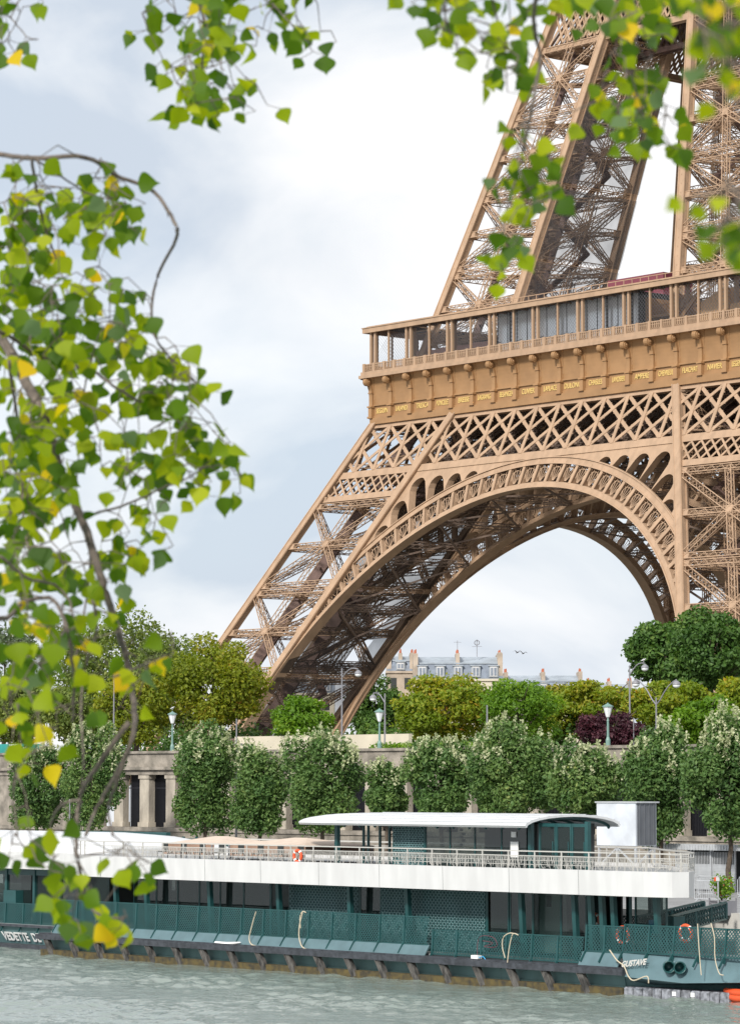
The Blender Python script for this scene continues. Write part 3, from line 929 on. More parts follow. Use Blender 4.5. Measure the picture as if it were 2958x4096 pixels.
#TREES
# ------------------------------------------------------------------ trees
def leaf_cloud(lobes, n, size, seed, squash=1.0, shell=.72, hole=.25, droop=0.0):
    """lobes: (cx,cy,cz,rx,ry,rz). returns quads verts (n,4,3) and tint (n)"""
    r = np.random.default_rng(seed)
    lob = np.array(lobes, float)
    wt = (lob[:, 3] * lob[:, 4] * lob[:, 5]) ** (2 / 3); wt /= wt.sum()
    idx = r.choice(len(lob), n, p=wt)
    d = _n(r.normal(size=(n, 3)))
    rad = 1 - (1 - shell) * r.random(n) ** 1.3 * 1.6
    # clumps: leaves gather round twig ends on each lobe
    nc = max(8, n // 28)
    cd_ = _n(r.normal(size=(nc, 3))); ci = r.integers(0, nc, n)
    use = r.random(n) < .7
    d = np.where(use[:, None], _n(cd_[ci] + .20 * d), d)
    rad = np.where(use, rad * (.80 + .42 * r.random(nc)[ci]), rad)
    p = lob[idx, :3] + d * rad[:, None] * lob[idx, 3:6]
    nrm = _n(d * .6 + r.normal(size=(n, 3)) * .7 + np.array([0, 0, .35]))
    a = _n(np.cross(nrm, r.normal(size=(n, 3)))); b_ = np.cross(nrm, a)
    s = size * (.6 + .8 * r.random(n))[:, None]
    tip = a * s; side = b_ * s * .62
    q = np.stack([p - tip, p + side * .9 - tip * .1 + nrm * s * .12, p + tip, p - side * .9 - tip * .1 + nrm * s * .12], 1)
    lt = r.random(len(lob)); ct = r.random(nc)
    tint = np.clip(.35 * lt[idx] + .3 * np.where(use, ct[ci], r.random(n)) + .35 * r.random(n), 0, 1)
    return q, tint


def quads_obj(name, q, tint, m, parent=None):
    n = len(q); me = bpy.data.meshes.new(name)
    off = WLOC.get(parent.name, np.zeros(3)) if parent is not None else np.zeros(3)
    me.vertices.add(n * 4); me.vertices.foreach_set('co', (q - off).astype(np.float32).ravel())
    me.loops.add(n * 4); me.loops.foreach_set('vertex_index', np.arange(n * 4, dtype=np.int32))
    me.polygons.add(n); me.polygons.foreach_set('loop_start', np.arange(0, n * 4, 4).astype(np.int32))
    me.update(calc_edges=True)
    me.polygons.foreach_set('use_smooth', np.zeros(n, bool))
    at_ = me.attributes.new('tint', 'FLOAT', 'POINT'); at_.data.foreach_set('value', np.repeat(tint, 4).astype(np.float32))
    me.materials.append(m)
    o = bpy.data.objects.new(name, me); COL.objects.link(o)
    if parent is not None: o.parent = parent; WLOC[o.name] = off
    return o


def crown_lobes(c, rx, ry, rz, n, seed, ls=.42, low=-.8, top=1.0):
    r = np.random.default_rng(seed); out_ = []
    out_.append((c[0], c[1], c[2], rx * .72, ry * .72, rz * .8))
    for i in range(n):
        d = _n(r.normal(size=3)); d[2] = max(low, d[2]); k = .62 + .2 * r.random()
        s = ls * (.7 + .6 * r.random())
        out_.append((c[0] + d[0] * rx * k, c[1] + d[1] * ry * k, c[2] + d[2] * rz * k * top, rx * s, ry * s, rz * s * .85))
    return out_


def trunk_mesh(base, top, r0, seed, crown_r, nl=6):
    mb = MB(); r = np.random.default_rng(seed)
    base = np.array(base, float); top = np.array(top, float)
    pts = [base + (top - base) * t + np.array([r.normal() * .08, r.normal() * .08, 0]) * (0 if t == 0 else 1) for t in np.linspace(0, 1, 7)]
    mb.tube(pts, [r0 * (1.25 if i == 0 else 1 - .11 * i) for i in range(7)], 8)
    for i in range(nl):
        t = .45 + .5 * i / nl; p0 = base + (top - base) * t; a = r.uniform(0, 2 * pi)
        d = np.array([cos(a), sin(a), .7]) * crown_r * .75
        mb.tube([p0, p0 + d * .5 + np.array([0, 0, -.1]), p0 + d], [r0 * .4, r0 * .25, r0 * .08], 5)
    return mb


LM = {
    'linden': leafmat('linden_leaves', [(0, (.040, .095, .028)), (.45, (.085, .165, .042)), (.85, (.165, .25, .07)), (1, (.30, .34, .10))], .25),
    'blossom': leafmat('linden_bracts', [(0, (.30, .36, .17)), (1, (.62, .62, .42))], .3),
    'chestnut': leafmat('chestnut_leaves', [(0, (.085, .13, .014)), (.45, (.20, .25, .018)), (.75, (.28, .28, .025)), (1, (.36, .18, .03))], .38),
    'bright': leafmat('bright_leaves', [(0, (.06, .14, .015)), (.6, (.15, .28, .02)), (1, (.30, .40, .05))], .4),
    'dark': leafmat('dark_leaves', [(0, (.032, .085, .018)), (.6, (.08, .16, .03)), (1, (.18, .26, .05))], .25),
    'olive': leafmat('olive_leaves', [(0, (.075, .12, .026)), (.6, (.155, .21, .04)), (1, (.27, .29, .07))], .3),
    'autumn': leafmat('autumn_leaves', [(0, (.10, .17, .015)), (.5, (.21, .28, .022)), (.8, (.36, .33, .03)), (1, (.48, .20, .03))], .4),
    'purple': leafmat('purple_leaves', [(0, (.025, .006, .012)), (.6, (.06, .015, .025)), (1, (.12, .035, .045))], .15),
    'pale': leafmat('pale_leaves', [(0, (.07, .11, .05)), (1, (.20, .25, .13))], .35),
}


def tree(name, label, group, cx, hw, ty, by, Y, gz, kind, leaf=.2, n=9000, seed=1, nl=14, blossom=0, depth=1.0, trunk_r=.25, ls=.42):
    """cx,hw,ty,by: centre, half width, top and bottom of the crown as measured (1638-px wide photo); Y: distance plane"""
    a = at(cx, ty, y=Y); c = at(cx, by, y=Y); dd = (a - CAM) @ FW
    r = hw * KV * dd / SRC_F
    zc = (a[2] + c[2]) / 2; rz = (a[2] - c[2]) / 2
    x = (a[0] + c[0]) / 2
    t = thing(name, label, 'tree', (x, Y, gz), group)
    lobes = crown_lobes((x, Y, zc), r * 1.0, r * 1.0 * depth, rz * 1.0, nl, seed, ls)
    q, tint = leaf_cloud(lobes, n, leaf, seed)
    quads_obj('crown', q, tint, LM[kind], t)
    trunk_mesh((x, Y, gz), (x, Y, zc + rz * .3), trunk_r, seed, r).build('trunk', M['bark'], t)
    if blossom:
        rr = np.random.default_rng(seed + 50); m_ = blossom
        hi = [l for l in lobes if l[2] > zc + .15 * rz] or lobes
        k = max(30, m_ // 14); q2, t2 = [], []
        L_ = np.array(hi); id_ = rr.integers(0, len(L_), k); dv = _n(rr.normal(size=(k, 3)) * [1, 1, .7] + [0, 0, .55])
        base = L_[id_, :3] + dv * L_[id_, 3:6] * 1.02
        for j in range(14):   # each shoot carries its bracts up a short upright twig
            h = j / 14 * (.30 + .3 * rr.random(k))[:, None]
            p_ = base + np.array([0, 0, 1.0]) * h + rr.normal(size=(k, 3)) * .09 * (1.3 - j / 14)
            nn_ = _n(rr.normal(size=(k, 3))); aa = _n(np.cross(nn_, rr.normal(size=(k, 3)))); bb = np.cross(nn_, aa)
            s_ = .095 * (.7 + .6 * rr.random(k))[:, None]
            q2.append(np.stack([p_ - aa * s_, p_ + bb * s_ * .7, p_ + aa * s_, p_ - bb * s_ * .7], 1)); t2.append(rr.random(k))
        quads_obj('blossom', np.concatenate(q2), np.concatenate(t2), LM['blossom'], t)
    return t


GL = 'clipped lindens in a row along the quay wall'
lind = [
    ('wide dark green linden, pale shoots on top, leftmost behind the white boat roofs', 205, 68, 1600, 1835, -170, 800),
    ('dark green linden half hidden by hanging poplar twigs at the far left of the row', 85, 62, 1640, 1835, -170, 350),
    ('pointed linden with creamy shoots directly right of the open stone colonnade', 455, 72, 1592, 1848, -172, 650),
    ('darker narrow linden between two taller pale topped ones, beside the grey pole', 578, 64, 1622, 1850, -172, 350),
    ('broad linden with pale top standing over the left tip of the white canopy', 715, 86, 1602, 1838, -172, 600),
    ('smallest and thinnest linden of the row, in front of a dark wall opening', 855, 46, 1682, 1812, -172, 260),
    ('round bushy linden with thick pale fringe, right of the thinnest one', 976, 76, 1625, 1812, -172, 700),
    ('tall linden with yellow specks and pale crown tip behind middle of the canopy', 1135, 94, 1592, 1822, -172, 700),
    ('small light linden just left of the raised grey cabin', 1300, 73, 1632, 1822, -172, 600),
    ('tall drooping linden whose low boughs hang beside the raised grey cabin', 1462, 84, 1595, 1862, -172, 500),
    ('very tall linden cut by the right edge with long white shoots', 1612, 82, 1568, 1868, -172, 1000),
]
for i, (lab, cx, hw, ty, by, Y, bl) in enumerate(lind):
    tree('linden_tree', lab, GL, cx, hw * 1.10, ty + 4, by + 16, Y, PZ, 'linden', .125, int(18000 * (hw / 75) ** 1.6), 20 + i, 26, int(bl * 2.6), trunk_r=.17, ls=.34)
GS = 'street trees on the upper embankment'
st = [
    ('pale green', 'hazy pale green tree at the far left edge behind the poplar twigs', 10, 90, 1372, 1640, -100, 'pale', .24, 6500),
    ('olive', 'big olive green tree rising behind the leftmost lamp post', 250, 150, 1352, 1640, -105, 'olive', .22, 15000),
    ('olive', 'olive tree crown filling the gap left of the yellowing chestnut', 370, 85, 1392, 1640, -115, 'olive', .20, 8000),
    ('chestnut', 'large yellow green chestnut with rusty patches against the tower foot', 470, 112, 1396, 1625, -135, 'chestnut', .17, 17000),
    ('chestnut', 'rusty lower chestnut beneath the olive tree at left', 300, 90, 1490, 1650, -140, 'chestnut', .17, 8000),
    ('bright', 'small bright green tree inside the foot of the tower', 667, 66, 1532, 1650, -148, 'bright', .15, 7000),
    ('dark', 'dark green columnar tree right of the tower foot, below the apartment block', 830, 60, 1474, 1650, -5, 'dark', .26, 9000),
    ('autumn', 'rounded green tree dotted with orange leaves beneath the mansard roofs', 985, 112, 1492, 1648, -140, 'autumn', .16, 15000),
    ('olive', 'feathery mid green tree between the orange dotted tree and the purple one', 1150, 92, 1498, 1650, -142, 'bright', .14, 9000),
    ('autumn', 'yellowish tree behind the feathery green one', 1235, 62, 1512, 1640, -130, 'chestnut', .16, 5500),
    ('autumn', 'yellow and orange leaved tree behind the purple plum', 1325, 84, 1500, 1600, -130, 'autumn', .17, 9000),
    ('purple', 'dark purple leaved plum tree behind the right lantern', 1352, 72, 1566, 1658, -150, 'purple', .13, 8000),
    ('autumn', 'yellow green tree behind the double headed lamp', 1480, 100, 1502, 1615, -130, 'autumn', .17, 10000),
    ('bright', 'bright fresh green tree left of the tallest linden', 1555, 82, 1540, 1640, -148, 'bright', .16, 8000),
    ('autumn', 'yellow green tree cut by the right edge below the dense round one', 1640, 75, 1500, 1620, -138, 'autumn', .17, 7000),
    ('dark', 'huge dense dark green tree with rounded top at right, before the tower leg', 1475, 88, 1368, 1525, -112, 'dark', .2, 12000),
    ('dark', 'tallest dark green dome of foliage at the right edge', 1572, 100, 1347, 1530, -118, 'dark', .2, 13000),
]
for i, (_, lab, cx, hw, ty, by, Y, kind, leaf, n) in enumerate(st):
    tree('street_tree', lab, GS, cx, hw * 1.06, ty + 2, by + 10, Y, GZ, kind, leaf, int(n * 1.15), 60 + i, 34, trunk_r=.3, ls=.31)
tree('street_tree', 'hazy low olive tree filling the far left edge above the stone wall', GS, 40, 75, 1500, 1665, -130, GZ, 'olive', .18, 8000, 95, 30, trunk_r=.2, ls=.31)
tree('street_tree', 'olive green tree low behind the two leftmost lindens', GS, 165, 85, 1520, 1665, -136, GZ, 'olive', .17, 9000, 96, 30, trunk_r=.2, ls=.31)
c = at(18, 1665, y=-157); t = thing('site_container', 'teal site container on top of the stone wall at the far left edge', 'container', (c[0], -156, 7.1))
b = MB(); b.box(c[0] - 2, -156.6, 7.12, c[0] + 1.2, -154.4, at(18, 1648, y=-156.6)[2]); b.build('body', mat('teal_sheet', (.03, .30, .27), .5, vary=.1), t)
b = MB(); b.box(c[0] - .3, -156.68, 7.3, c[0] + .9, -156.62, 7.9); b.build('window', M['lens'], t)
# low shrubbery along the street that closes the view under the crowns
hq = []; ht = []
rr = np.random.default_rng(4)
lob = [(x, -128 + rr.normal() * 2, GZ + 1.5, 2.6, 2, 1.9 + rr.random()) for x in np.arange(40, 170, 2.6)]
q, tt_ = leaf_cloud(lob, 30000, .2, 5)
tag(quads_obj('shrubbery', q, tt_, LM['dark']), 'dark clipped shrubbery running along the street behind the stone wall', 'hedge')
q, tt_ = leaf_cloud([(x, -156.5, GZ + 1.25, .8, .5, .45) for x in np.arange(107, 117, .8)], 3500, .10, 6)
tag(quads_obj('flower_bed', q, tt_, LM['bright']), 'low green bed of plants on top of the stone wall, mid picture', 'plants')

# ------------------------------------------------------------------ far apartment houses
def house(name, label, pa, pb, depth, ztop, zeave, dm=12, wallm='cream', flat=False, end_wall=False, seed=1, dorm=4, group='mansard roofed houses beyond the park'):
    """pa, pb: view columns (1638 scale) of the two ends of the front"""
    A = at(pa, 1500, d=depth); B = at(pb, 1500, d=depth)
    ang = math.atan2(B[1] - A[1], B[0] - A[0]); Ln = math.hypot(B[0] - A[0], B[1] - A[1])
    t = thing(name, label, 'building', (A[0], A[1], GZ), group); t.rotation_euler = (0, 0, ang)
    WLOC[t.name] = np.array([0, 0, GZ])
    w = MB(); w.box(0, 0, GZ, Ln, dm, zeave); w.box(-.2, -.3, zeave - .4, Ln + .2, dm + .3, zeave)
    fl = zeave - 3.4
    w.build('wall', M[wallm], t)
    rf = MB(); h = ztop - zeave; s1 = h * .68
    prof = [(0.1, zeave), (.35, zeave + s1 * .5), (.9, zeave + s1), (dm / 2, ztop), (dm - .9, zeave + s1), (dm - .35, zeave + s1 * .5), (dm - .1, zeave)]
    hip = 0 if end_wall else 1.2
    rf.sweep([[np.array([0, y, z]) for y, z in prof], [np.array([hip * .5, y, z]) for y, z in prof], [np.array([Ln, y, z]) for y, z in prof]])
    ro = rf.build('roof', [M['slate']], t)
    zn = MB(); zn.box(-.1, .7, zeave + s1 - .08, Ln + .1, 1.2, zeave + s1 + .16)
    zn.raw([(-.05, .95, zeave + s1 + .03), (Ln + .05, .95, zeave + s1 + .03), (Ln + .05, dm / 2, ztop + .06), (-.05, dm / 2, ztop + .06)], [[0, 1, 2, 3]])
    zn.build('zinc_cap', M['zinc'], ro)
    r = random.Random(seed)
    for i in range(dorm):
        x = Ln * (i + .5) / dorm; z0_ = zeave + s1 * .10; z1_ = zeave + s1 * .82
        d = MB(); d.box(x - .85, -.05, z0_, x + .85, 1.2, z1_); d.box(x - 1.0, -.2, z1_, x + 1.0, 1.2, z1_ + .22)
        dd_ = d.build('dormer', M['zinc'], t)
        f = MB(); f.box(x - .62, -.14, z0_ + .15, x + .62, -.04, z1_ - .1); f.build('frame', M['white'], dd_)
        g = MB()
        for sx_ in (-1, 1): g.box(x + sx_ * .30 - .21, -.18, z0_ + .3, x + sx_ * .30 + .21, -.13, z1_ - .3)
        g.build('pane', M['slate'], dd_)
    # upper storey windows
    for i in range(max(2, int(Ln / 2.6))):
        x = Ln * (i + .5) / max(2, int(Ln / 2.6)); f = MB(); f.box(x - .55, -.05, fl, x + .55, .05, fl + 2.1); f.build('window', M['darkin'], t)
    nch = max(2, int(Ln / 5.5))
    for i in range(nch + 1):
        x = Ln * i / nch; x = min(max(x, .4), Ln - .4)
        ch = MB(); ch.box(x - .35, .8, zeave + s1 * .5, x + .35, dm - 3.5, ztop + .45 + .3 * r.random())
        if i in (0, nch) and end_wall: ch.box(x - .45, 0.2, zeave - 2, x + .45, dm, ztop + .5)
        zt_ = ztop + .45
        c_ = ch.build('chimney', M['brick'], t)
        for k in range(5):
            p_ = MB(); p_.cyl((x + r.uniform(-.1, .1), 1.4 + k * (dm - 5.2) / 5, zt_ + .45 + r.uniform(-.1, .12)), (0, 0, 1), .16, .7, 6, .12)
            p_.build('chimney_pot', M['pot'], c_)
    if seed == 1:
        a_ = MB(); xa = Ln * .72
        a_.bar((xa, 3, ztop), (xa, 3, ztop + 3.2), .12); a_.torus((xa, 2.9, ztop + 2.6), (0, 1, .3), .45, .08, 14, 5); a_.bar((xa - .9, 3, ztop + 1.9), (xa + .9, 3, ztop + 1.9), .07)
        a_.bar((Ln * .5, 3, ztop), (Ln * .5, 3, ztop + 3.0), .1); a_.bar((Ln * .5 - .7, 3, ztop + 2.7), (Ln * .5 + .7, 3, ztop + 2.7), .06)
        a_.build('aerial', M['lampgrey'], t)
    return t


house('apartment_house', 'grey mansard roofed block with dormers and tall end chimneys, beside the tower leg', 915, 1112, 600, 28.2, 24.0, seed=1, dorm=5, end_wall=True)
house('apartment_house', 'plain beige gabled house half behind the curved tower leg', 856, 917, 610, 28.7, 25.8, seed=2, dorm=1, wallm='brick', end_wall=True)
house('apartment_house', 'lower blue grey roofed house with white dormers right of the tall block', 1116, 1290, 620, 25.4, 21.6, seed=3, dorm=5)
house('apartment_house', 'distant small cream house with red chimney pots, rightmost of the roofs', 1300, 1400, 700, 26.2, 22.5, seed=4, dorm=3)
house('apartment_house', 'distant grey roof glimpsed between the girders of the tower foot', 640, 740, 640, 27.0, 22.5, seed=5, dorm=3)

# ------------------------------------------------------------------ stone wall with colonnade
sw = thing('stone_wall', 'long grey stone embankment wall with dark openings between square columns', 'wall', (100, WALLY, PZ))
b = MB(); b.box(40, WALLY, 5.95, 180, WALLY + 1.6, 7.1); b.box(40, WALLY - .15, 6.95, 180, WALLY + 1.7, 7.14)
b.build('parapet', M['stone'], sw)
b = MB(); b.box(40, WALLY - .35, 5.72, 180, WALLY + 1.5, 5.95); b.box(40, WALLY - .12, 5.35, 180, WALLY + 1.5, 5.72)
b.build('cornice', M['stone'], sw)
b = MB(); b.box(40, WALLY - .9, PZ, 180, WALLY + 1.5, 1.1); b.box(40, WALLY - 1.0, 1.1, 180, WALLY + 1.5, 1.39)
b.box(40, WALLY, 1.39, 77, WALLY + 1.5, 5.35)
b.build('plinth', M['stone'], sw)
x = 83.27 - 3.3
while x < 175:
    b = MB(); b.box(x, WALLY + .02, 1.39, x + 1.15, WALLY + .6, 5.35); b.box(x - .08, WALLY - .06, 5.05, x + 1.23, WALLY + .62, 5.33); b.box(x - .1, WALLY - .08, 1.4, x + 1.25, WALLY + .62, 1.75)
    b.build('column', M['stone2'], sw)
    g = MB()
    for k in range(15): g.box(x + 1.2 + .14 * k + .03, WALLY + .62, 1.39, x + 1.2 + .14 * k + .075, WALLY + .66, 5.3)
    g.box(x + .6, WALLY + 1.2, 1.39, x + 3.895, WALLY + 1.3, 5.35); g.box(x + 1.15, WALLY + .6, 4.3, x + 3.3, WALLY + .67, 4.38)
    g.build('grille', M['grille'], sw)
    x += 3.3
# pale hoarding in front of the tower foot
b = MB(); P0 = at(520, 1632, y=-150); P1 = at(905, 1632, y=-150); b.box(P0[0], -150, GZ, P1[0], -149.7, at(700, 1620, y=-150)[2] - .3); 
tag(b.build('site_hoarding', M['cream']), 'long cream hoarding along the street in front of the tower foot', 'fence')
b = MB(); b.raw([(72, -148, GZ), (86, -148, GZ), (86, -145, 8.6), (75, -145, 8.3), (86, -140, GZ), (72, -140, GZ)], [[0, 1, 2, 3], [1, 4, 2], [4, 5, 3, 2], [5, 0, 3]])
for k in range(8): b.bar((73 + k * 1.6, -147.9, GZ + .1), (75.2 + k * 1.4, -145.1, 8.5), .12)
tag(b.build('brown_shed', M['rail']), 'low brown lean-to roof behind the wall under the rusty chestnut', 'shed')

# ------------------------------------------------------------------ lamps and poles
def bird(p, label, s=1.0, parent=None, fly=False):
    mb = MB(); p = np.array(p, float)
    bd = [(-.24, .0, .02), (-.16, .05, .05), (0, .085, .09), (.12, .06, .10), (.17, .045, .15), (.22, .02, .16), (.29, .005, .15)]
    mb.sweep([[p + s * np.array([x, r * cos(t), z + r * sin(t) * .9]) for t in np.linspace(0, 2 * pi, 7, endpoint=False)] for x, r, z in bd])
    if fly:
        for sg in (-1, 1):
            q = [p + s * np.array(v) for v in [(.08, sg * .05, .1), (-.08, sg * .05, .1), (-.06, sg * .35, .28), (.08, sg * .35, .29), (-.10, sg * .7, .16), (-.02, sg * .7, .17)]]
            mb.raw(q, [[0, 1, 2, 3], [3, 2, 4, 5]])
    else:
        for sg in (-1, 1):
            mb.bar(p + s * np.array([0, sg * .03, .03]), p + s * np.array([0, sg * .03, -.08]), .012)
            mb.raw([p + s * np.array(v) for v in [(.08, sg * .088, .12), (.0, sg * .09, .03), (-.3, sg * .03, .02)]], [[0, 1, 2]])
    o = mb.build('gull', M['white'] if not fly else M['lampgrey'])
    tag(o, label, 'bird'); return o


def arm_lamp(px, ptop, Y, arms, label, gz=GZ):
    top = at(px, ptop, y=Y); x, z = top[0], top[2]
    t = thing('street_lamp', label, 'lamp', (x, Y, gz), 'tall arm lamps along the street')
    mb = MB(); mb.tube([(x, Y, gz), (x, Y, gz + 1), (x, Y, z)], [.11, .08, .05], 8); mb.build('post', M['lampgrey'], t)
    for (hx, hy) in arms:
        h = at(hx, hy, y=Y); sg = 1 if h[0] > x else -1; L_ = abs(h[0] - x)
        a = MB()
        pts = [(x, Y, z - .7 + (0 if len(arms) == 1 else .2))] + [(x + sg * L_ * u, Y, z - .75 + (h[2] + .35 - z + .75) * u + .35 * sin(pi * u)) for u in (.2, .4, .6, .8, 1.0)]
        a.tube(pts, .045, 6); a.build('arm', M['lampgrey'], t)
        hd = MB(); c = (h[0], Y, h[2])
        hd.lathe([(.02, .30), (.10, .27), (.25, .14), (.28, .02), (.28, 0)], c, 14); ho = hd.build('lamp_head', M['lampgrey'], t, True)
        gl = MB(); gl.lathe([(.26, 0), (.23, -.12), (.13, -.2), (.02, -.23)], c, 14); gl.build('lamp_glass', M['lens'], ho, True)
    return t


arm_lamp(757, 1480, -150, [(793, 1493)], 'grey lamp with one curved arm in front of the netted tower leg')
arm_lamp(852, 1536, -150, [(826, 1547)], 'grey lamp with its arm to the left, beside the columnar dark tree')
arm_lamp(253, 1492, -150, [(285, 1499)], 'grey lamp with one arm among the olive trees at left')
arm_lamp(1452, 1545, -150, [(1407, 1515), (1497, 1517)], 'grey lamp with two spreading arms above the lindens at right')
arm_lamp(1393, 1474, -140, [(1427, 1480)], 'tall single arm lamp with a gull on it, beside the dark domed tree')
bird(at(1424, 1468, y=-140) + np.array([0, 0, .12]), 'white gull perched on the tall single arm lamp at right')


def lantern(px, ptop, Y, label, gz):
    top = at(px, ptop, y=Y); x, z = top[0], top[2]
    t = thing('lantern_post', label, 'lamp', (x, Y, gz), 'green lantern posts on the wall')
    mb = MB(); mb.lathe([(.16, gz), (.16, gz + .4), (.09, gz + .6), (.07, gz + 1.6), (.085, gz + 1.65), (.055, gz + 1.8), (.045, z - .85)], (x, Y, 0), 10)
    mb.build('post', M['lampg'], t)
    mb = MB(); mb.lathe([(.10, z - .85), (.13, z - .8), (.30, z - .2), (.33, z - .18)], (x, Y, 0), 8); ln_ = mb.build('lantern', M['lens'], t)
    mb = MB(); mb.lathe([(.37, z - .18), (.37, z - .12), (.18, z - .02), (.06, z + .05), (.01, z + .12)], (x, Y, 0), 8); mb.build('lantern_roof', M['lampg'], t)
    return t


lantern(382, 1578, -158.5, 'green lantern post above the colonnade with a gull on top', 7.1)
lantern(840, 1572, -158.5, 'green lantern post in front of the dark columnar tree', 7.1)
lantern(1345, 1560, -158.5, 'green lantern post in front of the purple tree', 7.1)
bird(at(382, 1574, y=-158.5) + np.array([0, 0, .12]), 'white gull perched on the lantern above the colonnade')
bird(at(1145, 1447, d=420), 'grey gull flying in the sky above the roofs', 1.2, fly=True)
bird(at(1158, 1449, d=425), 'second grey gull flying just right of the first one', 1.1, fly=True)


def quay_pole(px, ptop, Y, label, r=.07, head=True):
    top = at(px, ptop, y=Y); x, z = top[0], top[2]
    t = thing('quay_pole', label, 'pole', (x, Y, PZ), 'poles on the quay')
    mb = MB(); mb.tube([(x, Y, PZ), (x, Y, PZ + 2), (x, Y, z)], [r * 1.4, r * 1.2, r * .7], 8); mb.build('post', M['lampgrey'], t)
    if head:
        h = MB(); zh = at(px, 1648, y=Y)[2]
        h.bar((x - .35, Y, zh), (x + .35, Y, zh), .06); h.box(x - .5, Y - .12, zh - .1, x - .2, Y + .12, zh + .05); h.box(x + .2, Y - .12, zh - .1, x + .5, Y + .12, zh + .05)
        h.build('floodlight', M['lampgrey'], t)
    return t


quay_pole(524, 1592, -168, 'tall grey pole with floodlights between two lindens left of the canopy')
quay_pole(1078, 1562, -168, 'tall grey pole with floodlights rising out of the round bushy linden')
quay_pole(155, 1770, -192, 'short white pole at left behind the yellow poplar leaf', .05, False)
quay_pole(1402, 1590, -150, 'thin pole behind the purple tree', .05, False)

# ------------------------------------------------------------------ things on the quay
t = thing('raised_cabin', 'pale grey site cabin raised on a steel trestle, on the quay', 'cabin', (157, -180, PZ))
b = MB(); b.box(155.1, -182, 1.3, 158.1, -180.4, 3.65); b.build('wall', mat('cabin_sheet', (.60, .64, .69), .5, vary=.12, vscale=.9), t)
b = MB(); b.box(158.11, -181.9, 1.35, 158.16, -180.5, 3.6)
for k in range(4): b.box(158.14, -181.8 + k * .36, 1.35, 158.2, -181.72 + k * .36, 3.6)
b.build('side_panel', mat('cabin_side', (.12, .13, .145), .6, vary=.12, vscale=1), t)
b = MB(); b.box(155.0, -182.05, 3.62, 158.25, -180.3, 3.70); b.build('roof', M['steel'], t)
b = MB()
for x_ in (155.2, 156.6, 158.0):
    for y_ in (-181.9, -180.5): b.bar((x_, y_, PZ), (x_, y_, 1.3), .12)
for y_ in (-181.9,): 
    b.bar((155.2, y_, 1.22), (158, y_, 1.22), .12); b.bar((155.2, y_, .2), (156.6, y_, 1.2), .08); b.bar((156.6, y_, 1.2), (158, y_, .2), .08); b.bar((155.2, y_, .2), (158, y_, .2), .08)
b.bar((158, -181.9, .2), (158, -180.5, 1.2), .08)
b.build('trestle', M['steel'], t)

t = thing('gate_shelter', 'steel shelter with sliding mesh gates against the wall at right', 'shelter', (152, -171, PZ))
b = MB(); b.box(148.2, -171.2, .95, 158, -167.5, 1.05); b.box(148.1, -171.4, .85, 158.1, -171.2, 1.2)
for k in range(44): b.box(148.2 + k * .22, -171.45, .87, 148.26 + k * .22, -171.4, 1.16)
b.build('roof', M['steel'], t)
b = MB(); b.box(148.3, -167.8, PZ, 158, -167.6, .95); b.build('back_wall', M['darkin'], t)
for i, (xa, xb_) in enumerate(((150.55, 151.75), (151.85, 153.2), (153.25, 155.0))):
    b = MB(); y_ = -171.1 + .12 * i
    b.box(xa, y_, PZ + .1, xb_, y_ + .04, 0.05); d = b.build('gate', M['steel'], t)
    b = MB()
    for k in range(int((xb_ - xa) / .12)): b.box(xa + .12 * k, y_ - .01, .05, xa + .12 * k + .035, y_ + .03, .75)
    for x_ in (xa, xb_): b.box(x_ - .04, y_ - .03, PZ, x_ + .04, y_ + .05, .85)
    for k in range(16): b.box(xa, y_ - .02, PZ + .15 + k * .09, xb_, y_, PZ + .19 + k * .09)
    b.build('bars', M['steel'], d)
b = MB(); b.bar((148.4, -171.1, PZ), (148.4, -171.1, .9), .1); b.build('post', M['steel'], t)
t = thing('waste_bin', 'dark wheeled bin with a yellow lid beside the mesh gates', 'bin', (149.9, -172.6, PZ))
b = MB(); b.raw([(149.6, -172.9, PZ + .1), (150.2, -172.9, PZ + .1), (150.2, -172.3, PZ + .1), (149.6, -172.3, PZ + .1), (149.5, -173, PZ + 1.0), (150.3, -173, PZ + 1.0), (150.3, -172.2, PZ + 1.0), (149.5, -172.2, PZ + 1.0)], BOXF.tolist())
b.build('body', M['darkin'], t)
b = MB(); b.box(149.45, -173.05, PZ + 1.0, 150.35, -172.15, PZ + 1.12); b.build('lid', M['yellow'], t)
b = MB(); b.cyl((149.7, -172.3, PZ + .1), (1, 0, 0), .1, .1); b.cyl((150.1, -172.3, PZ + .1), (1, 0, 0), .1, .1); b.build('wheel', M['rubber'], t)

def barrier(x, y, ang, label):
    t = thing('crowd_barrier', label, 'barrier', (x, y, PZ), 'steel crowd barriers on the quay')
    WLOC[t.name] = np.array([0, 0, PZ]); t.rotation_euler = (0, 0, ang)
    b = MB(); z0_, z1_ = PZ + .15, PZ + 1.1
    b.tube([(0, 0, z0_), (0, 0, z1_ - .15), (.12, 0, z1_), (2.1, 0, z1_), (2.22, 0, z1_ - .15), (2.22, 0, z0_), (0, 0, z0_)], .024, 6); fr = b.build('frame', M['steel'], t)
    b = MB()
    for k in range(1, 17): b.bar((k * .13, 0, z0_), (k * .13, 0, z1_ - .02), .02)
    b.build('bars', M['steel'], t)
    for x_ in (.25, 1.95):
        b = MB(); b.tube([(x_, -.3, PZ + .02), (x_, -.05, PZ + .16), (x_, 0.05, PZ + .16), (x_, .3, PZ + .02)], .022, 5); b.build('foot', M['steel'], t)
barrier(158.4, -177.5, 0, 'steel crowd barrier just right of the white boat bow')
barrier(161.2, -177.3, .1, 'steel crowd barrier behind the potted oleander')
barrier(163.9, -183.5, .15, 'steel crowd barrier cut by the right edge, nearest the water')
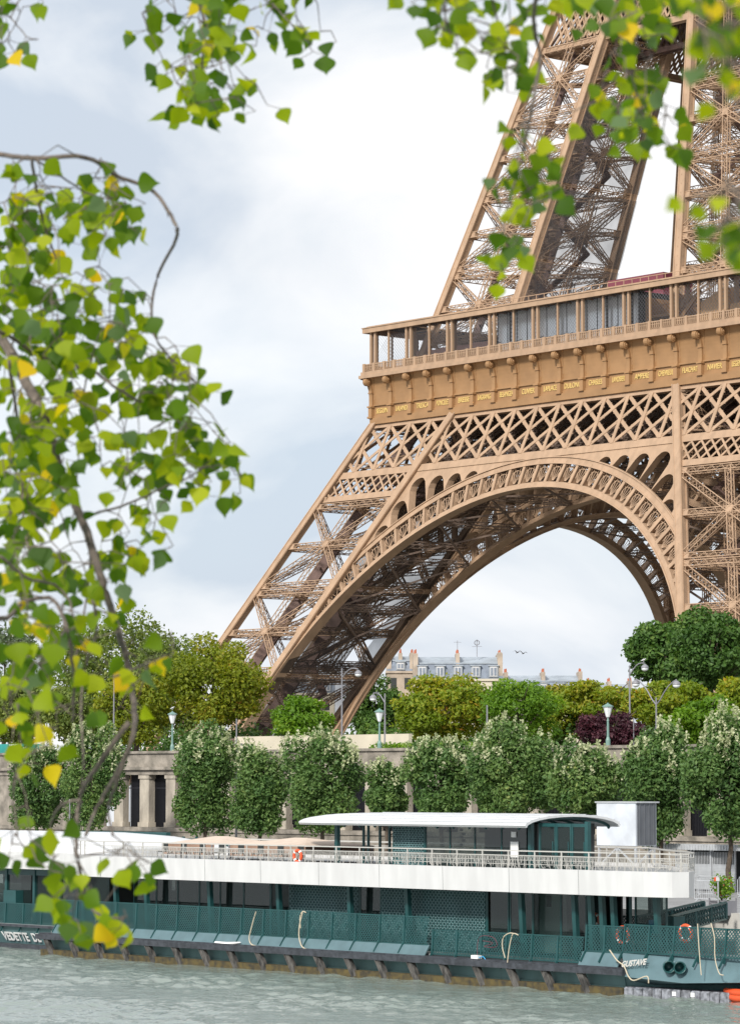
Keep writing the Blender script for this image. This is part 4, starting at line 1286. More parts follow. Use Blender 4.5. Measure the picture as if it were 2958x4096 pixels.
barrier(155.8, -177.7, 0, 'steel crowd barrier half hidden behind the boat bow')
barrier(161.3, -174.0, 0.05, 'steel crowd barrier at the right edge in front of the mesh gates')

t = thing('potted_oleander', 'oleander with red blossoms in a grey square planter', 'plant', (178.0, -196.8, PZ))
b = MB(); b.box(177.6, -197.2 + .4, PZ + .05, 178.5, -195.95, PZ + .72)
for x_ in (177.6, 178.5):
    for y_ in (-196.8, -195.95): b.bar((x_, y_, PZ), (x_, y_, PZ + .85), .06)
b.bar((177.6, -196.83, PZ + .08), (178.5, -196.83, PZ + .7), .035); b.bar((178.5, -196.83, PZ + .08), (177.6, -196.83, PZ + .7), .035); b.bar((177.6, -196.83, PZ + .72), (178.5, -196.83, PZ + .72), .05)
b.build('planter', M['lampgrey'], t)
q, tt_ = leaf_cloud([(178.05 + .22 * cos(a), -196.35 + .22 * sin(a), PZ + 1.35 + .2 * sin(a * 2), .42, .42, .5) for a in np.arange(0, 6.2, 1.2)], 1100, .065, 9, shell=.5)
quads_obj('foliage', q, tt_, LM['bright'], t)
q, tt_ = leaf_cloud([(178.05, -196.4, PZ + 1.45, .62, .6, .5)], 46, .045, 12, shell=.9)
quads_obj('blossom', q, np.full(len(q), 1.0), leafmat('red_blossom', [(0, (.5, .02, .06)), (1, (.6, .03, .08))], .1), t)
b = MB()
for k in range(7): a = k * .9; b.bar((178.05, -196.4, PZ + .6), (178.05 + .3 * cos(a), -196.4 + .3 * sin(a), PZ + 1.5), .025)
b.build('stem', M['bark'], t)
t = thing('quay_sign', 'small red and white sign on a thin post before the oleander', 'sign', (178.3, -197.0 + .05, PZ))
b = MB(); b.bar((178.3, -196.95, PZ), (178.3, -196.95, .3), .05); b.build('post', M['steel'], t)
b = MB(); b.box(178.22, -197.0, .16, 178.42, -196.97, .33); b.build('panel', M['white'], t)
b = MB(); b.box(178.10, -197.0, .15, 178.22, -196.97, .33); b.build('red_panel', M['orange'], t)

# ------------------------------------------------------------------ boats
def lattice_panel(mb, xa, xb_, z0_, z1_, ya, yb, pitch=.175, w=.046):
    """perforated sheet: crossing diagonals between a bottom line (ya,z0) and a top line (yb,z1)"""
    Wd, H = xb_ - xa, z1_ - z0_
    def P(u, v): return (xa + u, ya + (yb - ya) * v / H, z0_ + v)
    for sg in (1, -1):
        k0 = -int(H / pitch) - 1; k1 = int(Wd / pitch) + 1
        for k in range(k0, k1 + 1):
            u0 = k * pitch
            lo, hi = 0, H
            # u = u0 + v
            vlo = max(0, -u0); vhi = min(H, Wd - u0)
            if vhi - vlo < .03: continue
            ua, ub = u0 + vlo, u0 + vhi
            if sg < 0: ua, ub = Wd - ua, Wd - ub
            mb.bar(P(ua, vlo), P(ub, vhi), w, .012, (0, 1, 0))


t = boat = thing('restaurant_boat', 'long white and dark green restaurant boat with a white canopy, moored at the quay', 'boat', (165, -205, WZ))
YB = -209.0; XL, XR = 141.4, 184.7
# hull
hb_ = MB()
ysec = [(-209.05, -3.3), (-208.95, -3.9), (-208.6, -4.75), (-199.6, -4.75), (-199.1, -3.3)]
hb_.sweep([[np.array([x, y + ey, z]) for y, z in ysec] for x, ey in ((XL, 0), (XL + 1, 0), (150, 0), (165, 0), (XR - .5, 0))])
hb_.raw([(XR - .5, -209.05, -3.3), (XR + .6, -208.6, -3.3), (XR + .6, -207.9, -4.75), (XR - .5, -208.6, -4.75), (191.5, -206.6, -3.3), (191.5, -206.0, -4.75), (191.5, -199.3, -3.3), (XR, -199.1, -3.3)], [[0, 1, 2, 3][::-1], [1, 4, 5, 2][::-1], [0, 1, 4, 6, 7]])
hb_.build('hull', M['hull'], boat)
d = MB(); d.box(XL + .2, -208.9, -3.18, 186, -199.2, -3.05); d.box(186, -208.9, -3.18, 191.3, -205, -3.05); d.build('deck', M['deck'], boat)
f = MB(); f.box(XL - .2, -209.65, -3.45, XR, -209.0, -3.20); f.box(XL - .1, -209.45, -3.20, XR - .1, -209.0, -3.13)
f.build('rubbing_rail', M['rubber'], boat)
f = MB(); f.box(XL - .1, -209.35, -4.42, XR - .3, -208.75, -4.0); f.build('mossy_strake', M['moss'], boat)
x = XL + .7
k = 0
while x < XR - 1.2:
    s_ = MB(); s_.bar((x, -209.5, -3.42), (x + .38, -209.15, -4.62), .26, .2, (0, 1, 0)); s_.bar((x - .16, -209.52, -3.42), (x + .22, -209.2, -4.55), .05, .25, (0, 1, 0)); s_.build('fender_timber', M['timber'], boat)
    x += 2.22 if k > 0 else 2.2; k += 1
# bulwark: sloping plate under the fences
def bul(mb, xa, xb_, zt, yt, zb_, yb):
    mb.raw([(xa, yt, zt), (xb_, yt, zt), (xb_, yb, zb_), (xa, yb, zb_), (xa, yt + .06, zt), (xb_, yt + .06, zt), (xb_, yb + .06, zb_), (xa, yb + .06, zb_)], BOXF.tolist())
bw = MB(); bul(bw, 142.2, 171.6, -2.66, -208.95, -3.13, -209.25); bul(bw, 181.6, 184.0, -2.56, -208.95, -3.13, -209.25)
bw.raw([(184.0, -208.95, -2.52), (191.4, -208.6, -2.52), (191.4, -209.1, -3.45), (188.0, -209.4, -3.62), (184.7, -209.5, -3.5)], [[0, 4, 3, 2, 1]])
bw.raw([(184.0, -208.7, -2.56), (191.4, -208.4, -2.55), (191.4, -207.2, -3.6), (184.5, -208.2, -3.9), (184.7, -209.5, -3.5), (188.0, -209.4, -3.62), (191.4, -209.1, -3.45)], [[4, 5, 3], [5, 6, 2, 3]])
bw.build('bulwark', M['hull2'], boat)
def fence(xa, xb_, z0_, z1_, npan, ya=-208.95, yb=-208.85, name='fence_panel', parent=boat, y2=None):
    for i in range(npan):
        a = xa + (xb_ - xa) * i / npan; c = xa + (xb_ - xa) * (i + 1) / npan
        m_ = MB(); lattice_panel(m_, a + .05, c - .05, z0_ + .04, z1_ - .04, ya, yb)
        m_.bar((a, ya, z0_ + .02), (c, ya, z0_ + .02), .05); m_.bar((a, yb, z1_ - .02), (c, yb, z1_ - .02), .06)
        m_.bar((a + .03, ya - .02, z0_ - .25), (a + .03, yb - .02, z1_), .07, .09); m_.bar((a + .03, ya - .02, z0_ + .03), (a - .02, ya - .28, z0_ - .42), .05, .09)
        m_.build(name, M['green'], parent)
fence(142.2, 171.5, -2.68, -1.40, 17)
fence(171.75, 181.6, -3.08, -1.95, 6)
fence(181.75, 184.0, -2.56, -1.42, 2)
fence(184.0, 191.4, -2.52, -1.32, 5, yb=-208.75)
fence(146, 176, -2.6, -1.5, 14, ya=-199.4, yb=-199.4)
# lettering on the bow
text_mesh('GUSTAVE', .37, M['railm'], 'boat_name', boat, (185.15, -209.44, -3.02), (1, .03, .12), (.02, .35, .94), .01, .012, .90)
# hooded outlets
for dx in (0, .62):
    p_ = MB(); c = np.array([187.15 + dx, -209.35, -2.98])
    ax = _n(np.array([.75, -.65, 0]))
    u = np.array([0, 0, 1.]); a = _n(np.cross(ax, u))
    secs = []
    for s__, r_ in ((-.3, .24), (.22, .27), (.25, .26), (.22, .21), (-.2, .19)):
        secs.append([c + ax * s__ + r_ * (a * cos(t_) + u * sin(t_)) for t_ in np.linspace(0, 2 * pi, 16, endpoint=False)])
    p_.sweep(secs); p_.build('outlet_hood', M['green'], boat, True)
# lower cabin
lc = MB(); YC = -207.5
for xa, xb_ in ((159.76, 165.0), (166.55, 173.9)):
    lc.box(xa, YC, -3.05, xb_, YC + .15, .05)
    for x_ in np.arange(xa, xb_ + .01, (xb_ - xa) / 5): lc.box(x_ - .03, YC - .03, -3.05, x_ + .03, YC + .02, .05)
cab = lc.build('cabin_wall', M['green'], boat)
for xa, xb_ in ((159.76, 165.0), (166.55, 173.9)):
    pf = MB(); lattice_panel(pf, xa + .05, xb_ - .05, -3.0, 0, YC - .05, YC - .05, .24, .05); pf.build('perforated_sheet', M['hull'], cab)
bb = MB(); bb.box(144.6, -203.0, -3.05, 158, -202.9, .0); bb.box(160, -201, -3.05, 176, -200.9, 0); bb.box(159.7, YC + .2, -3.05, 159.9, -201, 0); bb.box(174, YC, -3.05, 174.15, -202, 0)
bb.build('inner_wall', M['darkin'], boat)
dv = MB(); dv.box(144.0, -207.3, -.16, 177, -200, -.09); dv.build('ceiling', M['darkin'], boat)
for xa, xb_, gm in [(147.05, 148.9, 'glass'), (149.0, 150.7, 'glass'), (150.8, 152.5, 'glass'), (152.6, 154.2, 'glass'), (154.3, 156.1, 'glass'), (156.2, 158.2, 'glass'), (158.35, 159.7, 'glassc'), (165.1, 166.5, 'glass'), (174.0, 175.3, 'glass'), (175.5, 176.9, 'glass'), (177.0, 178.7, 'glassc'), (178.8, 180.3, 'glass'), (180.4, 181.2, 'glassc'), (183.4, 185.2, 'glassc')]:
    g = MB(); g.box(xa, YC, -2.95, xb_, YC + .03, .05); wd_ = g.build('window', M[gm], boat)
    g = MB(); g.box(xa - .06, YC - .02, -3.05, xa, YC + .06, .05); g.box(xb_, YC - .02, -3.05, xb_ + .06, YC + .06, .05); g.box(xa, YC - .02, -3.05, xb_, YC + .05, -2.95)
    g.build('frame', M['green'], wd_)
for x_ in (146.3, 148.95, 154.25, 159.7, 165.05, 169.2, 176.9, 180.3, 181.3, 182.0, 182.7, 185.3):
    g = MB(); g.bar((x_, -208.0, -3.05), (x_ - .05, -208.15, .1), .22, .22); g.build('pillar', M['green'], boat)
for x_, y_ in ((176.5, -201.0), (179.5, -202.6), (182.0, -204.6)):
    g = MB(); g.bar((x_, y_, -3.05), (x_, y_, .1), .2); g.build('pillar', M['green'], boat)
for k, x_ in enumerate((148.2, 150.4, 152.8, 155.2, 157.3)):
    t_ = thing('dining_table', 'small dark dining table behind the lower deck windows', 'table', (x_, -206.2, -3.05), 'dining tables inside the boat')
    g = MB(); g.cyl((x_, -206.2, -2.3), (0, 0, 1), .42, .04, 14); g.build('tabletop', M['white'], t_)
    g = MB(); g.bar((x_, -206.2, -3.05), (x_, -206.2, -2.3), .08); g.build('leg', M['darkin'], t_)
# picture and flowers inside the vestibule
g = MB(); g.box(176.2, -206.4, -2.9, 177.9, -206.35, 0.0); iw = g.build('vestibule_wall', M['white'], boat)
g = MB(); g.box(176.7, -206.46, -.85, 177.0, -206.42, -.35); g.build('picture', M['darkin'], iw)
g = MB(); g.box(183.6, -206.3, -2.5, 184.5, -205.6, -1.05); g.build('control_box', M['green'], boat)
# white band: upper deck side, wrapping round the bow
wb = MB()
outl = [(142.9, -209.05), (143.2, -209.25), (150, -209.3), (165, -209.3), (176, -209.3), (182, -209.3), (185.6, -209.25), (187.0, -208.95), (187.35, -208.3), (186.6, -207.2), (184.0, -205.0), (180.0, -201.7), (176.5, -199.0), (165, -198.8), (143.2, -198.8), (142.9, -199.2)]
def inset(o, d):
    c = np.mean(o, axis=0); res = []
    for x_, y_ in o:
        res.append((x_ + (d if x_ < 146 else -d if x_ > 181 or (x_ > 176 and y_ > -203) else 0), y_ + (d if y_ < -204 else -d)))
    return res
ring = []
for (d0, z) in ((.03, -.12), (0, .95), (.16, .95), (.19, -.10)):
    ring.append([np.array([x_, y_, z]) for x_, y_ in inset(outl, d0)])
secs = [[ring[j][i] for j in range(4)] for i in range(len(outl))]
wb.sweep(secs, closed=True)
band = wb.build('deck_band', M['white'], boat)
for x_ in np.arange(146.5, 185.5, 4.4):
    sm_ = MB(); sm_.bar((x_, -209.302, .94), (x_, -209.272, -.11), .022, .012, (0, 1, 0)); sm_.build('seam', M['deck'], band)
ud = MB(); ud.raw([(x_, y_, .80) for x_, y_ in inset(outl, .2)] + [(x_, y_, -.02) for x_, y_ in inset(outl, .25)], [list(range(len(outl))), list(range(len(outl), 2 * len(outl)))[::-1]])
ud.build('upper_deck', M['deck'], boat)
# railing
rl_ = MB(); path = [np.array([x_, y_, 0]) for x_, y_ in inset(outl, .35)]
path[0] = np.array([150.2 - 6, -208.9, 0])
front = path[0:10]
for z, r_ in ((1.70, .026), (1.50, .017), (1.30, .012), (1.12, .012)):
    for a, c in zip(front[:-1], front[1:]): rl_.bar(a + [0, 0, z], c + [0, 0, z], r_ * 2)
bk = path[9:]
for z, r_ in ((1.70, .035), (1.50, .02), (1.2, .018)):
    for a, c in zip(bk[:-1], bk[1:]): rl_.bar(a + [0, 0, z], c + [0, 0, z], r_ * 2)
def along(pts, step):
    res = []; acc = 0
    for a, c in zip(pts[:-1], pts[1:]):
        L_ = np.linalg.norm(c - a); s__ = -acc
        n0 = 0
        tpos = step - acc if acc else 0
        while tpos < L_:
            res.append((a + (c - a) * tpos / L_, (c - a) / L_)); tpos += step
        acc = (L_ - (tpos - step)) if tpos - step >= 0 else acc + L_
    return res
for p_, d in along(front, 1.7): rl_.bar(p_ + [0, 0, .8], p_ + [0, 0, 1.72], .05)
for p_, d in along(bk, 2.2): rl_.bar(p_ + [0, 0, .8], p_ + [0, 0, 1.72], .045)
rail = rl_.build('deck_railing', M['railm'], boat)
il = MB(); r = random.Random(2)
for p_, d in along(front, .075):
    if p_[0] < 147: continue
    h = r.choice([.18, .3, .45, .55]); q0 = p_ + [0, 0, 1.48] + np.array([0, -.03, 0])
    for s__ in range(3):
        q1 = q0 + np.array([r.uniform(-.035, .035), r.uniform(-.01, .01), -h / 3]); il.bar(q0, q1, .017); q0 = q1
    if r.random() < .3: il.bar(p_ + [0, 0, 1.0 + r.random() * .3], p_ + np.array([r.uniform(-.15, .15), 0, .85 + .2 * r.random()]), .018)
il.build('icicle_lights', M['railm'], rail)
# upper cabin
uc = MB(); YU = -207.0; ZF = .82
uc.box(166.9, YU, ZF, 169.1, YU + .12, 3.0)
for x_ in (166.9, 168.0, 169.1): uc.box(x_ - .05, YU - .04, ZF, x_ + .05, YU, 2.9)
ucw = uc.build('upper_cabin_wall', M['green'], boat)
pf = MB(); lattice_panel(pf, 166.95, 169.05, ZF, 2.75, YU - .05, YU - .05, .2, .05); pf.build('perforated_sheet', M['hull'], ucw)
for xa, xb_ in ((169.2, 170.8), (170.9, 172.5), (172.6, 174.3), (174.4, 176.0)):
    g = MB(); g.box(xa, YU, ZF, xb_, YU + .03, 2.9); wd_ = g.build('window', M['glass'], boat)
    g = MB(); g.box(xa - .06, YU - .02, ZF, xa, YU + .06, 2.9); g.box(xa, YU - .02, 2.8, xb_, YU + .05, 2.9); g.build('frame', M['green'], wd_)
for xa, xb_, y_ in ((176.9, 177.9, YU), (178.0, 178.9, YU), (179.0, 179.9, YU)):
    g = MB(); g.box(xa, y_, ZF, xb_, y_ + .03, 2.85); dr = g.build('glass_door', M['glassc'], boat)
    g = MB(); g.box(xa - .07, y_ - .03, ZF, xa + .03, y_ + .06, 2.9); g.box(xb_ - .05, y_ - .03, ZF, xb_ + .05, y_ + .06, 2.9); g.box(xa, y_ - .02, 2.75, xb_, y_ + .05, 2.9)
    g.bar((xb_ - .12, y_ - .06, 1.5), (xb_ - .12, y_ - .06, 2.1), .04); g.build('frame', M['green'], dr)
g = MB(); g.box(174.3, YU + .3, ZF, 176.4, YU + 3.8, 2.85); g.box(169.1, -203.2, ZF, 176.4, -203.1, 2.85); g.build('cabin_core', M['darkin'], boat)
g = MB(); g.box(175.0, YU - .05, 1.35, 175.5, YU - .01, 2.05); g.box(175.05, YU - .05, 2.25, 175.35, YU - .01, 2.5); g.build('notice', M['white2'], boat)
for x_ in (162.75, 164.0, 164.35, 165.2, 165.9, 166.4):
    g = MB(); g.bar((x_, -207.0 if x_ < 163 else -206.4, ZF), (x_, -207.0 if x_ < 163 else -206.4, 3.0), .2 if x_ < 163 else .1); g.build('upper_pillar', M['green'], boat)
for x_ in (176.3, 179.95):
    g = MB(); g.bar((x_, -207.0, ZF), (x_, -207.0, 3.0), .2); g.build('upper_pillar', M['green'], boat)
for k in range(9):
    x_ = 171.9 + .25 * (k % 2); g = None
gl_ = MB()
for k, z in enumerate((2.55, 2.35, 2.2, 2.05, 1.85)): gl_.cyl((171.3 + .16 * (k % 2), YU + .3, z), (0, 0, 1), .08, .12, 8)
gl_.build('globe_lamps', M['lens'], boat)
# barrel canopy
cn = MB(); secs = []
for x_, s__ in ((160.1, .10), (160.3, .35), (160.7, .60), (161.4, .80), (162.4, .92), (163.8, 1), (166, 1), (170, 1), (174, 1), (177.2, 1)):
    rg = []
    for k in range(13):
        a = pi * k / 12; y_ = -208.2 + 3.0 - 3.0 * cos(a) * (.6 + .4 * s__); z = 2.80 + .48 * sin(a) * s__ ** .6
        xx = x_ if x_ < 178 else x_ + (x_ - 178) * .0 + (-1.6 if False else 0)
        # the front rim is cut on a slant: near side short, far side long
        if x_ > 178: xx = 178 + (x_ - 178) * (k / 12) * 1.7
        rg.append(np.array([xx, y_, z]))
    for k in range(12, -1, -1):
        p_ = rg[k].copy(); p_[2] -= .10; p_[1] = -205.2 + (p_[1] + 205.2) * .97; rg.append(p_)
    secs.append(rg)
cn.sweep(secs)
can = cn.build('canopy', M['roofw'], boat, False)
for x_ in np.arange(164.5, 177.1, 1.1):
    pr_ = None; rbm = MB()
    for k in range(13):
        a = pi * k / 12; xx = x_ if x_ < 178 else 178 + (x_ - 178) * (k / 12) * 1.7
        pt = np.array([xx, -205.2 - 2.85 * cos(a), 2.64 + .48 * sin(a)])
        if pr_ is not None: rbm.bar(pr_, pt, .07, .12)
        pr_ = pt
    rbm.build('canopy_rib', M['green'], can)
sm = MB()
for k in range(1, 12):
    a = pi * k / 12
    sm.bar((164.0, -208.2 + 3.0 - 3.0 * cos(a), 2.80 + .48 * sin(a) + .01), (177.2, -208.2 + 3.0 - 3.0 * cos(a), 2.80 + .48 * sin(a) + .01), .03)
sm.build('canopy_seam', M['steel'], can)

# things aboard
GB = 'orange lifebuoys on the restaurant boat'
for (px, py), y_, r_, lab in ((c5(1300, 245), -209.0, .27, 'orange lifebuoy on the upper deck railing'), (c6(1125, 590), -208.7, .34, 'orange lifebuoy behind the green fence, above the boat name'), (c6(1400, 583), -208.7, .34, 'orange lifebuoy behind the green fence, right of the blue box'), (c6(1005, 522), -207.4, .24, 'orange lifebuoy hung on a pillar under the bow deck')):
    c = at(px, py, y=y_)
    t = thing('lifebuoy', lab, 'lifebuoy', tuple(c), GB)
    m_ = MB(); m_.torus(c, (0, 1, 0), r_, .075, 20, 8); m_.build('ring', M['orange'], t, True)
    m_ = MB()
    for k in range(4):
        a = pi / 4 + k * pi / 2; m_.cyl(c + np.array([r_ * cos(a), 0, r_ * sin(a)]), (-sin(a), 0, cos(a)), .083, .08, 8)
    m_.build('reflective_band', M['white2'], t)
def rope(pts, y_, lab, m_='rope', r_=.03, name='mooring_rope'):
    P = [at(*p, y=y_) for p in pts]; Q = []
    for i in range(len(P) - 1):
        p0 = P[max(0, i - 1)]; p1 = P[i]; p2 = P[i + 1]; p3 = P[min(len(P) - 1, i + 2)]
        for u in np.linspace(0, 1, 5, endpoint=False):
            Q.append(.5 * ((2 * p1) + (-p0 + p2) * u + (2 * p0 - 5 * p1 + 4 * p2 - p3) * u * u + (-p0 + 3 * p1 - 3 * p2 + p3) * u ** 3))
    Q.append(P[-1]); mb = MB(); mb.tube(Q, r_, 6); tag(mb.build(name, M[m_]), lab, 'rope')
rope([c5(1118, 488), c5(1108, 520), c5(1095, 570), c5(1088, 605), c5(1100, 632), c5(1140, 640)], -209.3, 'cream rope hanging over the fence in an S, leftmost of the ropes')
rope([c5(1312, 560), c5(1310, 510), c5(1322, 487), c5(1336, 492)], -209.3, 'cream rope loop hooked over the fence top', r_=.025)
rope([c5(1322, 487), c5(1306, 560), c5(1310, 620), c5(1340, 652), c5(1460, 658)], -209.32, 'cream rope drooping from the fence top to the dark rubbing rail')
rope([c6(620, 735), c6(628, 660), c6(640, 600), c6(650, 583), c6(670, 590)], -209.5, 'cream rope falling over the dark rail beside the low fence', r_=.025)
rope([c6(612, 690), c6(600, 640), c6(605, 600), c6(630, 582), c6(650, 583)], -209.4, 'cream rope arching over the low green fence', r_=.025)
rope([c6(1452, 540), c6(1455, 600), c6(1462, 700), c6(1468, 765)], -209.6, 'straight cream rope down the bow to the pontoon', r_=.022)
rope([c6(1510, 538), c6(1525, 600), c6(1528, 690), c6(1545, 755), c6(1565, 765)], -209.6, 'cream rope with an orange end near the right edge of the bow', r_=.022)
rope([c6(1068, 655), c6(1100, 700), c6(1130, 725), c6(1150, 770), c6(1175, 788), c6(1230, 770), c6(1238, 800)], -209.8, 'orange tinted rope from the bow fence to the floating pontoon', 'rope', .028)
rope([c6(490, 680), c6(500, 600), c6(560, 600), c6(575, 640), c6(520, 640), c6(560, 625), c6(515, 615)], -209.15, 'red cable coiled on the low green fence', 'maroon', .014, 'cable')
# folded hose
t = MB(); t.tube([at(*c5(940, 622), y=-209.3), at(*c5(990, 628), y=-209.3), at(*c5(1050, 622), y=-209.3)], [.06, .09, .03], 7)
tag(t.build('canvas_roll', M['white2']), 'white canvas roll lying on the dark rubbing rail', 'canvas')
t = thing('deck_winch', 'small white pump with blue hose on the dark rail', 'pump', tuple(at(*c6(490, 690), y=-209.3)))
c = at(*c6(490, 688), y=-209.3); m_ = MB(); m_.box(c[0] - .3, c[1] - .1, c[2] - .12, c[0] + .15, c[1] + .15, c[2] + .1); m_.build('housing', M['white2'], t)
m_ = MB(); m_.tube([c + [.15, 0, 0], c + [.4, 0, .06], c + [.6, 0, -.1]], .025, 5); m_.build('hose', M['blue'], t)
# blue box under the bow deck
c = at(*c6(1247, 545), y=-206.5); t = thing('blue_case', 'bright blue and red case beside the green control box', 'case', tuple(c))
m_ = MB(); m_.box(c[0] - .12, c[1], c[2] - .35, c[0] + .16, c[1] + .4, c[2] + .2); m_.build('body', M['blue'], t)
m_ = MB(); m_.box(c[0] - .14, c[1] - .02, c[2] - .1, c[0] - .04, c[1] + .38, c[2] - .02); m_.build('red_stripe', M['orange'], t)
# awnings on the upper deck
for i, (xa, xb_, lab) in enumerate(((149.5, 153.8, 'low brown pagoda awning on the upper deck, left one of the pair'), (155.0, 161.0, 'low brown pagoda awning on the upper deck, left of the lifebuoy'))):
    t = thing('deck_awning', lab, 'awning', ((xa + xb_) / 2, -205.5, .82), 'brown awnings on the upper deck')
    m_ = MB(); xm = (xa + xb_) / 2; ys_ = (-207.6, -203.2); z0_ = 1.62
    v = [(xa, ys_[0], z0_), (xb_, ys_[0], z0_), (xb_, ys_[1], z0_), (xa, ys_[1], z0_), (xm - .5, -205.4, 2.0), (xm + .5, -205.4, 2.0)]
    m_.raw(v, [[0, 1, 5, 4], [1, 2, 5], [2, 3, 4, 5], [3, 0, 4]]); m_.build('cover', M['awn2'], t)
    m_ = MB(); m_.box(xa, ys_[0] + .02, 1.1, xb_, ys_[0] + .06, 1.62); m_.box(xa, ys_[1], 1.1, xb_, ys_[1] + .04, 1.62); m_.build('valance', M['awning'], t)
    m_ = MB()
    for x_ in (xa + .1, xb_ - .1):
        for y_ in ys_: m_.bar((x_, y_, .82), (x_, y_, 1.62), .08)
    m_.build('post', M['lampgrey'], t)
# tables and chairs on the upper deck behind the railing
r = random.Random(8)
for k in range(8):
    x_ = 150.5 + k * 1.55; t = thing('deck_chair', 'dark chair on the upper deck behind the icicle lights', 'chair', (x_, -208.3, .82), 'chairs on the upper deck')
    m_ = MB(); m_.box(x_ - .22, -208.5, 1.22, x_ + .22, -208.1, 1.27); m_.build('seat', M['darkin'], t)
    m_ = MB(); m_.box(x_ - .22, -208.14, 1.27, x_ + .22, -208.1, 1.68); m_.build('backrest', M['darkin'], t)
    for dx in (-.2, .2):
        m_ = MB(); m_.bar((x_ + dx, -208.46, .82), (x_ + dx, -208.46, 1.22), .03); m_.bar((x_ + dx, -208.12, .82), (x_ + dx, -208.12, 1.22), .03); m_.build('leg', M['darkin'], t)
# floating pontoon
t = thing('floating_pontoon', 'grey plastic block pontoon floating under the bow', 'pontoon', (186.5, -208.9, WZ))
for row in range(2):
    for k in range(11):
        x_ = 184.4 + k * .52; y_ = -209.3 + row * .55 + .04 * k
        m_ = MB(); z0_, z1_ = WZ - .15, WZ + .36
        m_.sweep([[np.array([x_ + .25 + sx_ * w_, y_ + .25 + sy_ * w_, z]) for sx_, sy_ in ((-1, -.8), (-.8, -1), (.8, -1), (1, -.8), (1, .8), (.8, 1), (-.8, 1), (-1, .8))] for w_, z in ((.24, z0_), (.25, z0_ + .1), (.25, z1_ - .06), (.20, z1_))])
        m_.build('float_block', mat('pontoon_plastic', (.22, .23, .26), .6, vary=.5, vscale=5, bump=.2) if (row, k) == (0, 0) else bpy.data.materials['pontoon_plastic'], t)
m_ = MB(); m_.box(187.1, -209.12, WZ + .1, 187.32, -209.06, WZ + .28); m_.box(188.1, -209.05, WZ + .1, 188.32, -208.98, WZ + .28); m_.build('label_plate', M['white2'], t)
# orange inflatable at the right edge
c = at(1630, 2155, y=-206.5); t = thing('orange_dinghy', 'bright orange inflatable dinghy tied under the bow at the right edge', 'dinghy', (c[0], -206.5, WZ))
for dz in (0, .22):
    m_ = MB(); m_.tube([(189.3, -208.3, WZ + .22 + dz), (189.7, -208.6, WZ + .2 + dz), (190.5, -208.8, WZ + .16 + dz), (192.5, -208.8, WZ + .16 + dz), (194, -208.8, WZ + .16 + dz)], [.03, .12, .17, .17, .15], 10); m_.build('tube', M['orange'], t, True)
m_ = MB(); m_.box(190, -208.7, WZ - .05, 194, -207.5, WZ + .1); m_.build('floor', M['orange'], t)
# gangway
t = thing('gangway', 'dark green lattice sided gangway rising from the bow to the quay', 'gangway', (180.5, -201, -1.5))
for (p0, p1) in (((183.6, -206.0, -1.9), (179.3, -197.5, -1.55)), ((182.0, -206.0, -1.9), (177.9, -197.5, -1.55))):
    m_ = MB(); p0 = np.array(p0); p1 = np.array(p1); dv_ = p1 - p0; n = 24
    m_.bar(p0, p1, .08); m_.bar(p0 + [0, 0, .75], p1 + [0, 0, .75], .10)
    for k in range(n):
        a = p0 + dv_ * k / n; c = p0 + dv_ * (k + 1) / n
        m_.bar(a, c + [0, 0, .75], .06, .02); m_.bar(a + [0, 0, .75], c, .06, .02); m_.bar(a + [0, 0, .37], c + [0, 0, .75], .05, .02); m_.bar(a + [0, 0, .37], c, .05, .02)
        if k % 6 == 0: m_.bar(a, a + [0, 0, .75], .09)
    m_.bar(p1, p1 + [0, 0, .75], .12)
    m_.build('side_rail', M['green'], t)
m_ = MB(); m_.raw([(183.6, -206, -1.95), (182, -206, -1.95), (177.9, -197.5, -1.6), (179.3, -197.5, -1.6)], [[0, 1, 2, 3]]); m_.build('walkway', M['deck'], t)

# the boat moored ahead (left edge)
t2 = thing('tour_boat', 'green hulled tour boat with white roof at the left edge, partly behind the restaurant boat', 'boat', (125, -201, WZ))
m_ = MB()
m_.sweep([[np.array([x_, y_ + e_, z]) for y_, z in ((-206.1, -3.05), (-205.5, -4.1), (-205.0, -4.8), (-198, -4.8), (-197, -3.05))] for x_, e_ in ((95, 0), (120, 0), (139, 0), (142, .6))])
m_.build('hull', M['hull'], t2)
m_ = MB(); m_.box(95, -206.2, -3.15, 139.6, -206.0, -3.02); m_.box(95, -206.4, -4.3, 139, -205.3, -4.1); m_.build('rubbing_rail', M['rubber'], t2)
m_ = MB(); m_.box(95, -206.0, -3.1, 140, -197.2, -3.0); m_.build('deck', M['deck'], t2)
text_mesh('VEDETTE  DE  PARIS', .74, M['white2'], 'boat_name', t2, (135.25, -205.66, -3.93), (1, 0, 0), (0, -.50, .87), .01, .02, .82)
fence(126, 139.8, -3.0, -1.88, 8, ya=-205.9, yb=-205.85, parent=t2)
m_ = MB(); m_.box(100, -206.3, 0.02, 141, -197, .95); m_.build('deck_band', M['white'], t2)
m_ = MB(); secs = []
for x_, s__ in ((100, 1), (136, 1), (139, .9), (141.5, .6), (142.6, .25)):
    secs.append([np.array([x_, -206.0 + 4.5 - 4.5 * cos(a), .95 + 1.05 * s__ * sin(a) ** .7]) for a in np.linspace(0, pi, 11)])
m_.sweep(secs); m_.build('roof', M['roofw'], t2)
for k, x_ in enumerate((127, 129.8, 132.2, 134.9, 137.3, 139.5)):
    m_ = MB(); m_.bar((x_, -205.3, -3), (x_, -205.3, .05), .2); m_.build('pillar', M['green'], t2)
    m_ = MB(); m_.box(x_ + .12, -205.3, -2.9, x_ + 2.3, -205.27, .0); m_.build('window', M['glassc'] if k % 2 else M['glass'], t2)
m_ = MB(); m_.box(95, -205.35, -.35, 140, -205.2, .04); m_.build('lintel', M['green'], t2)
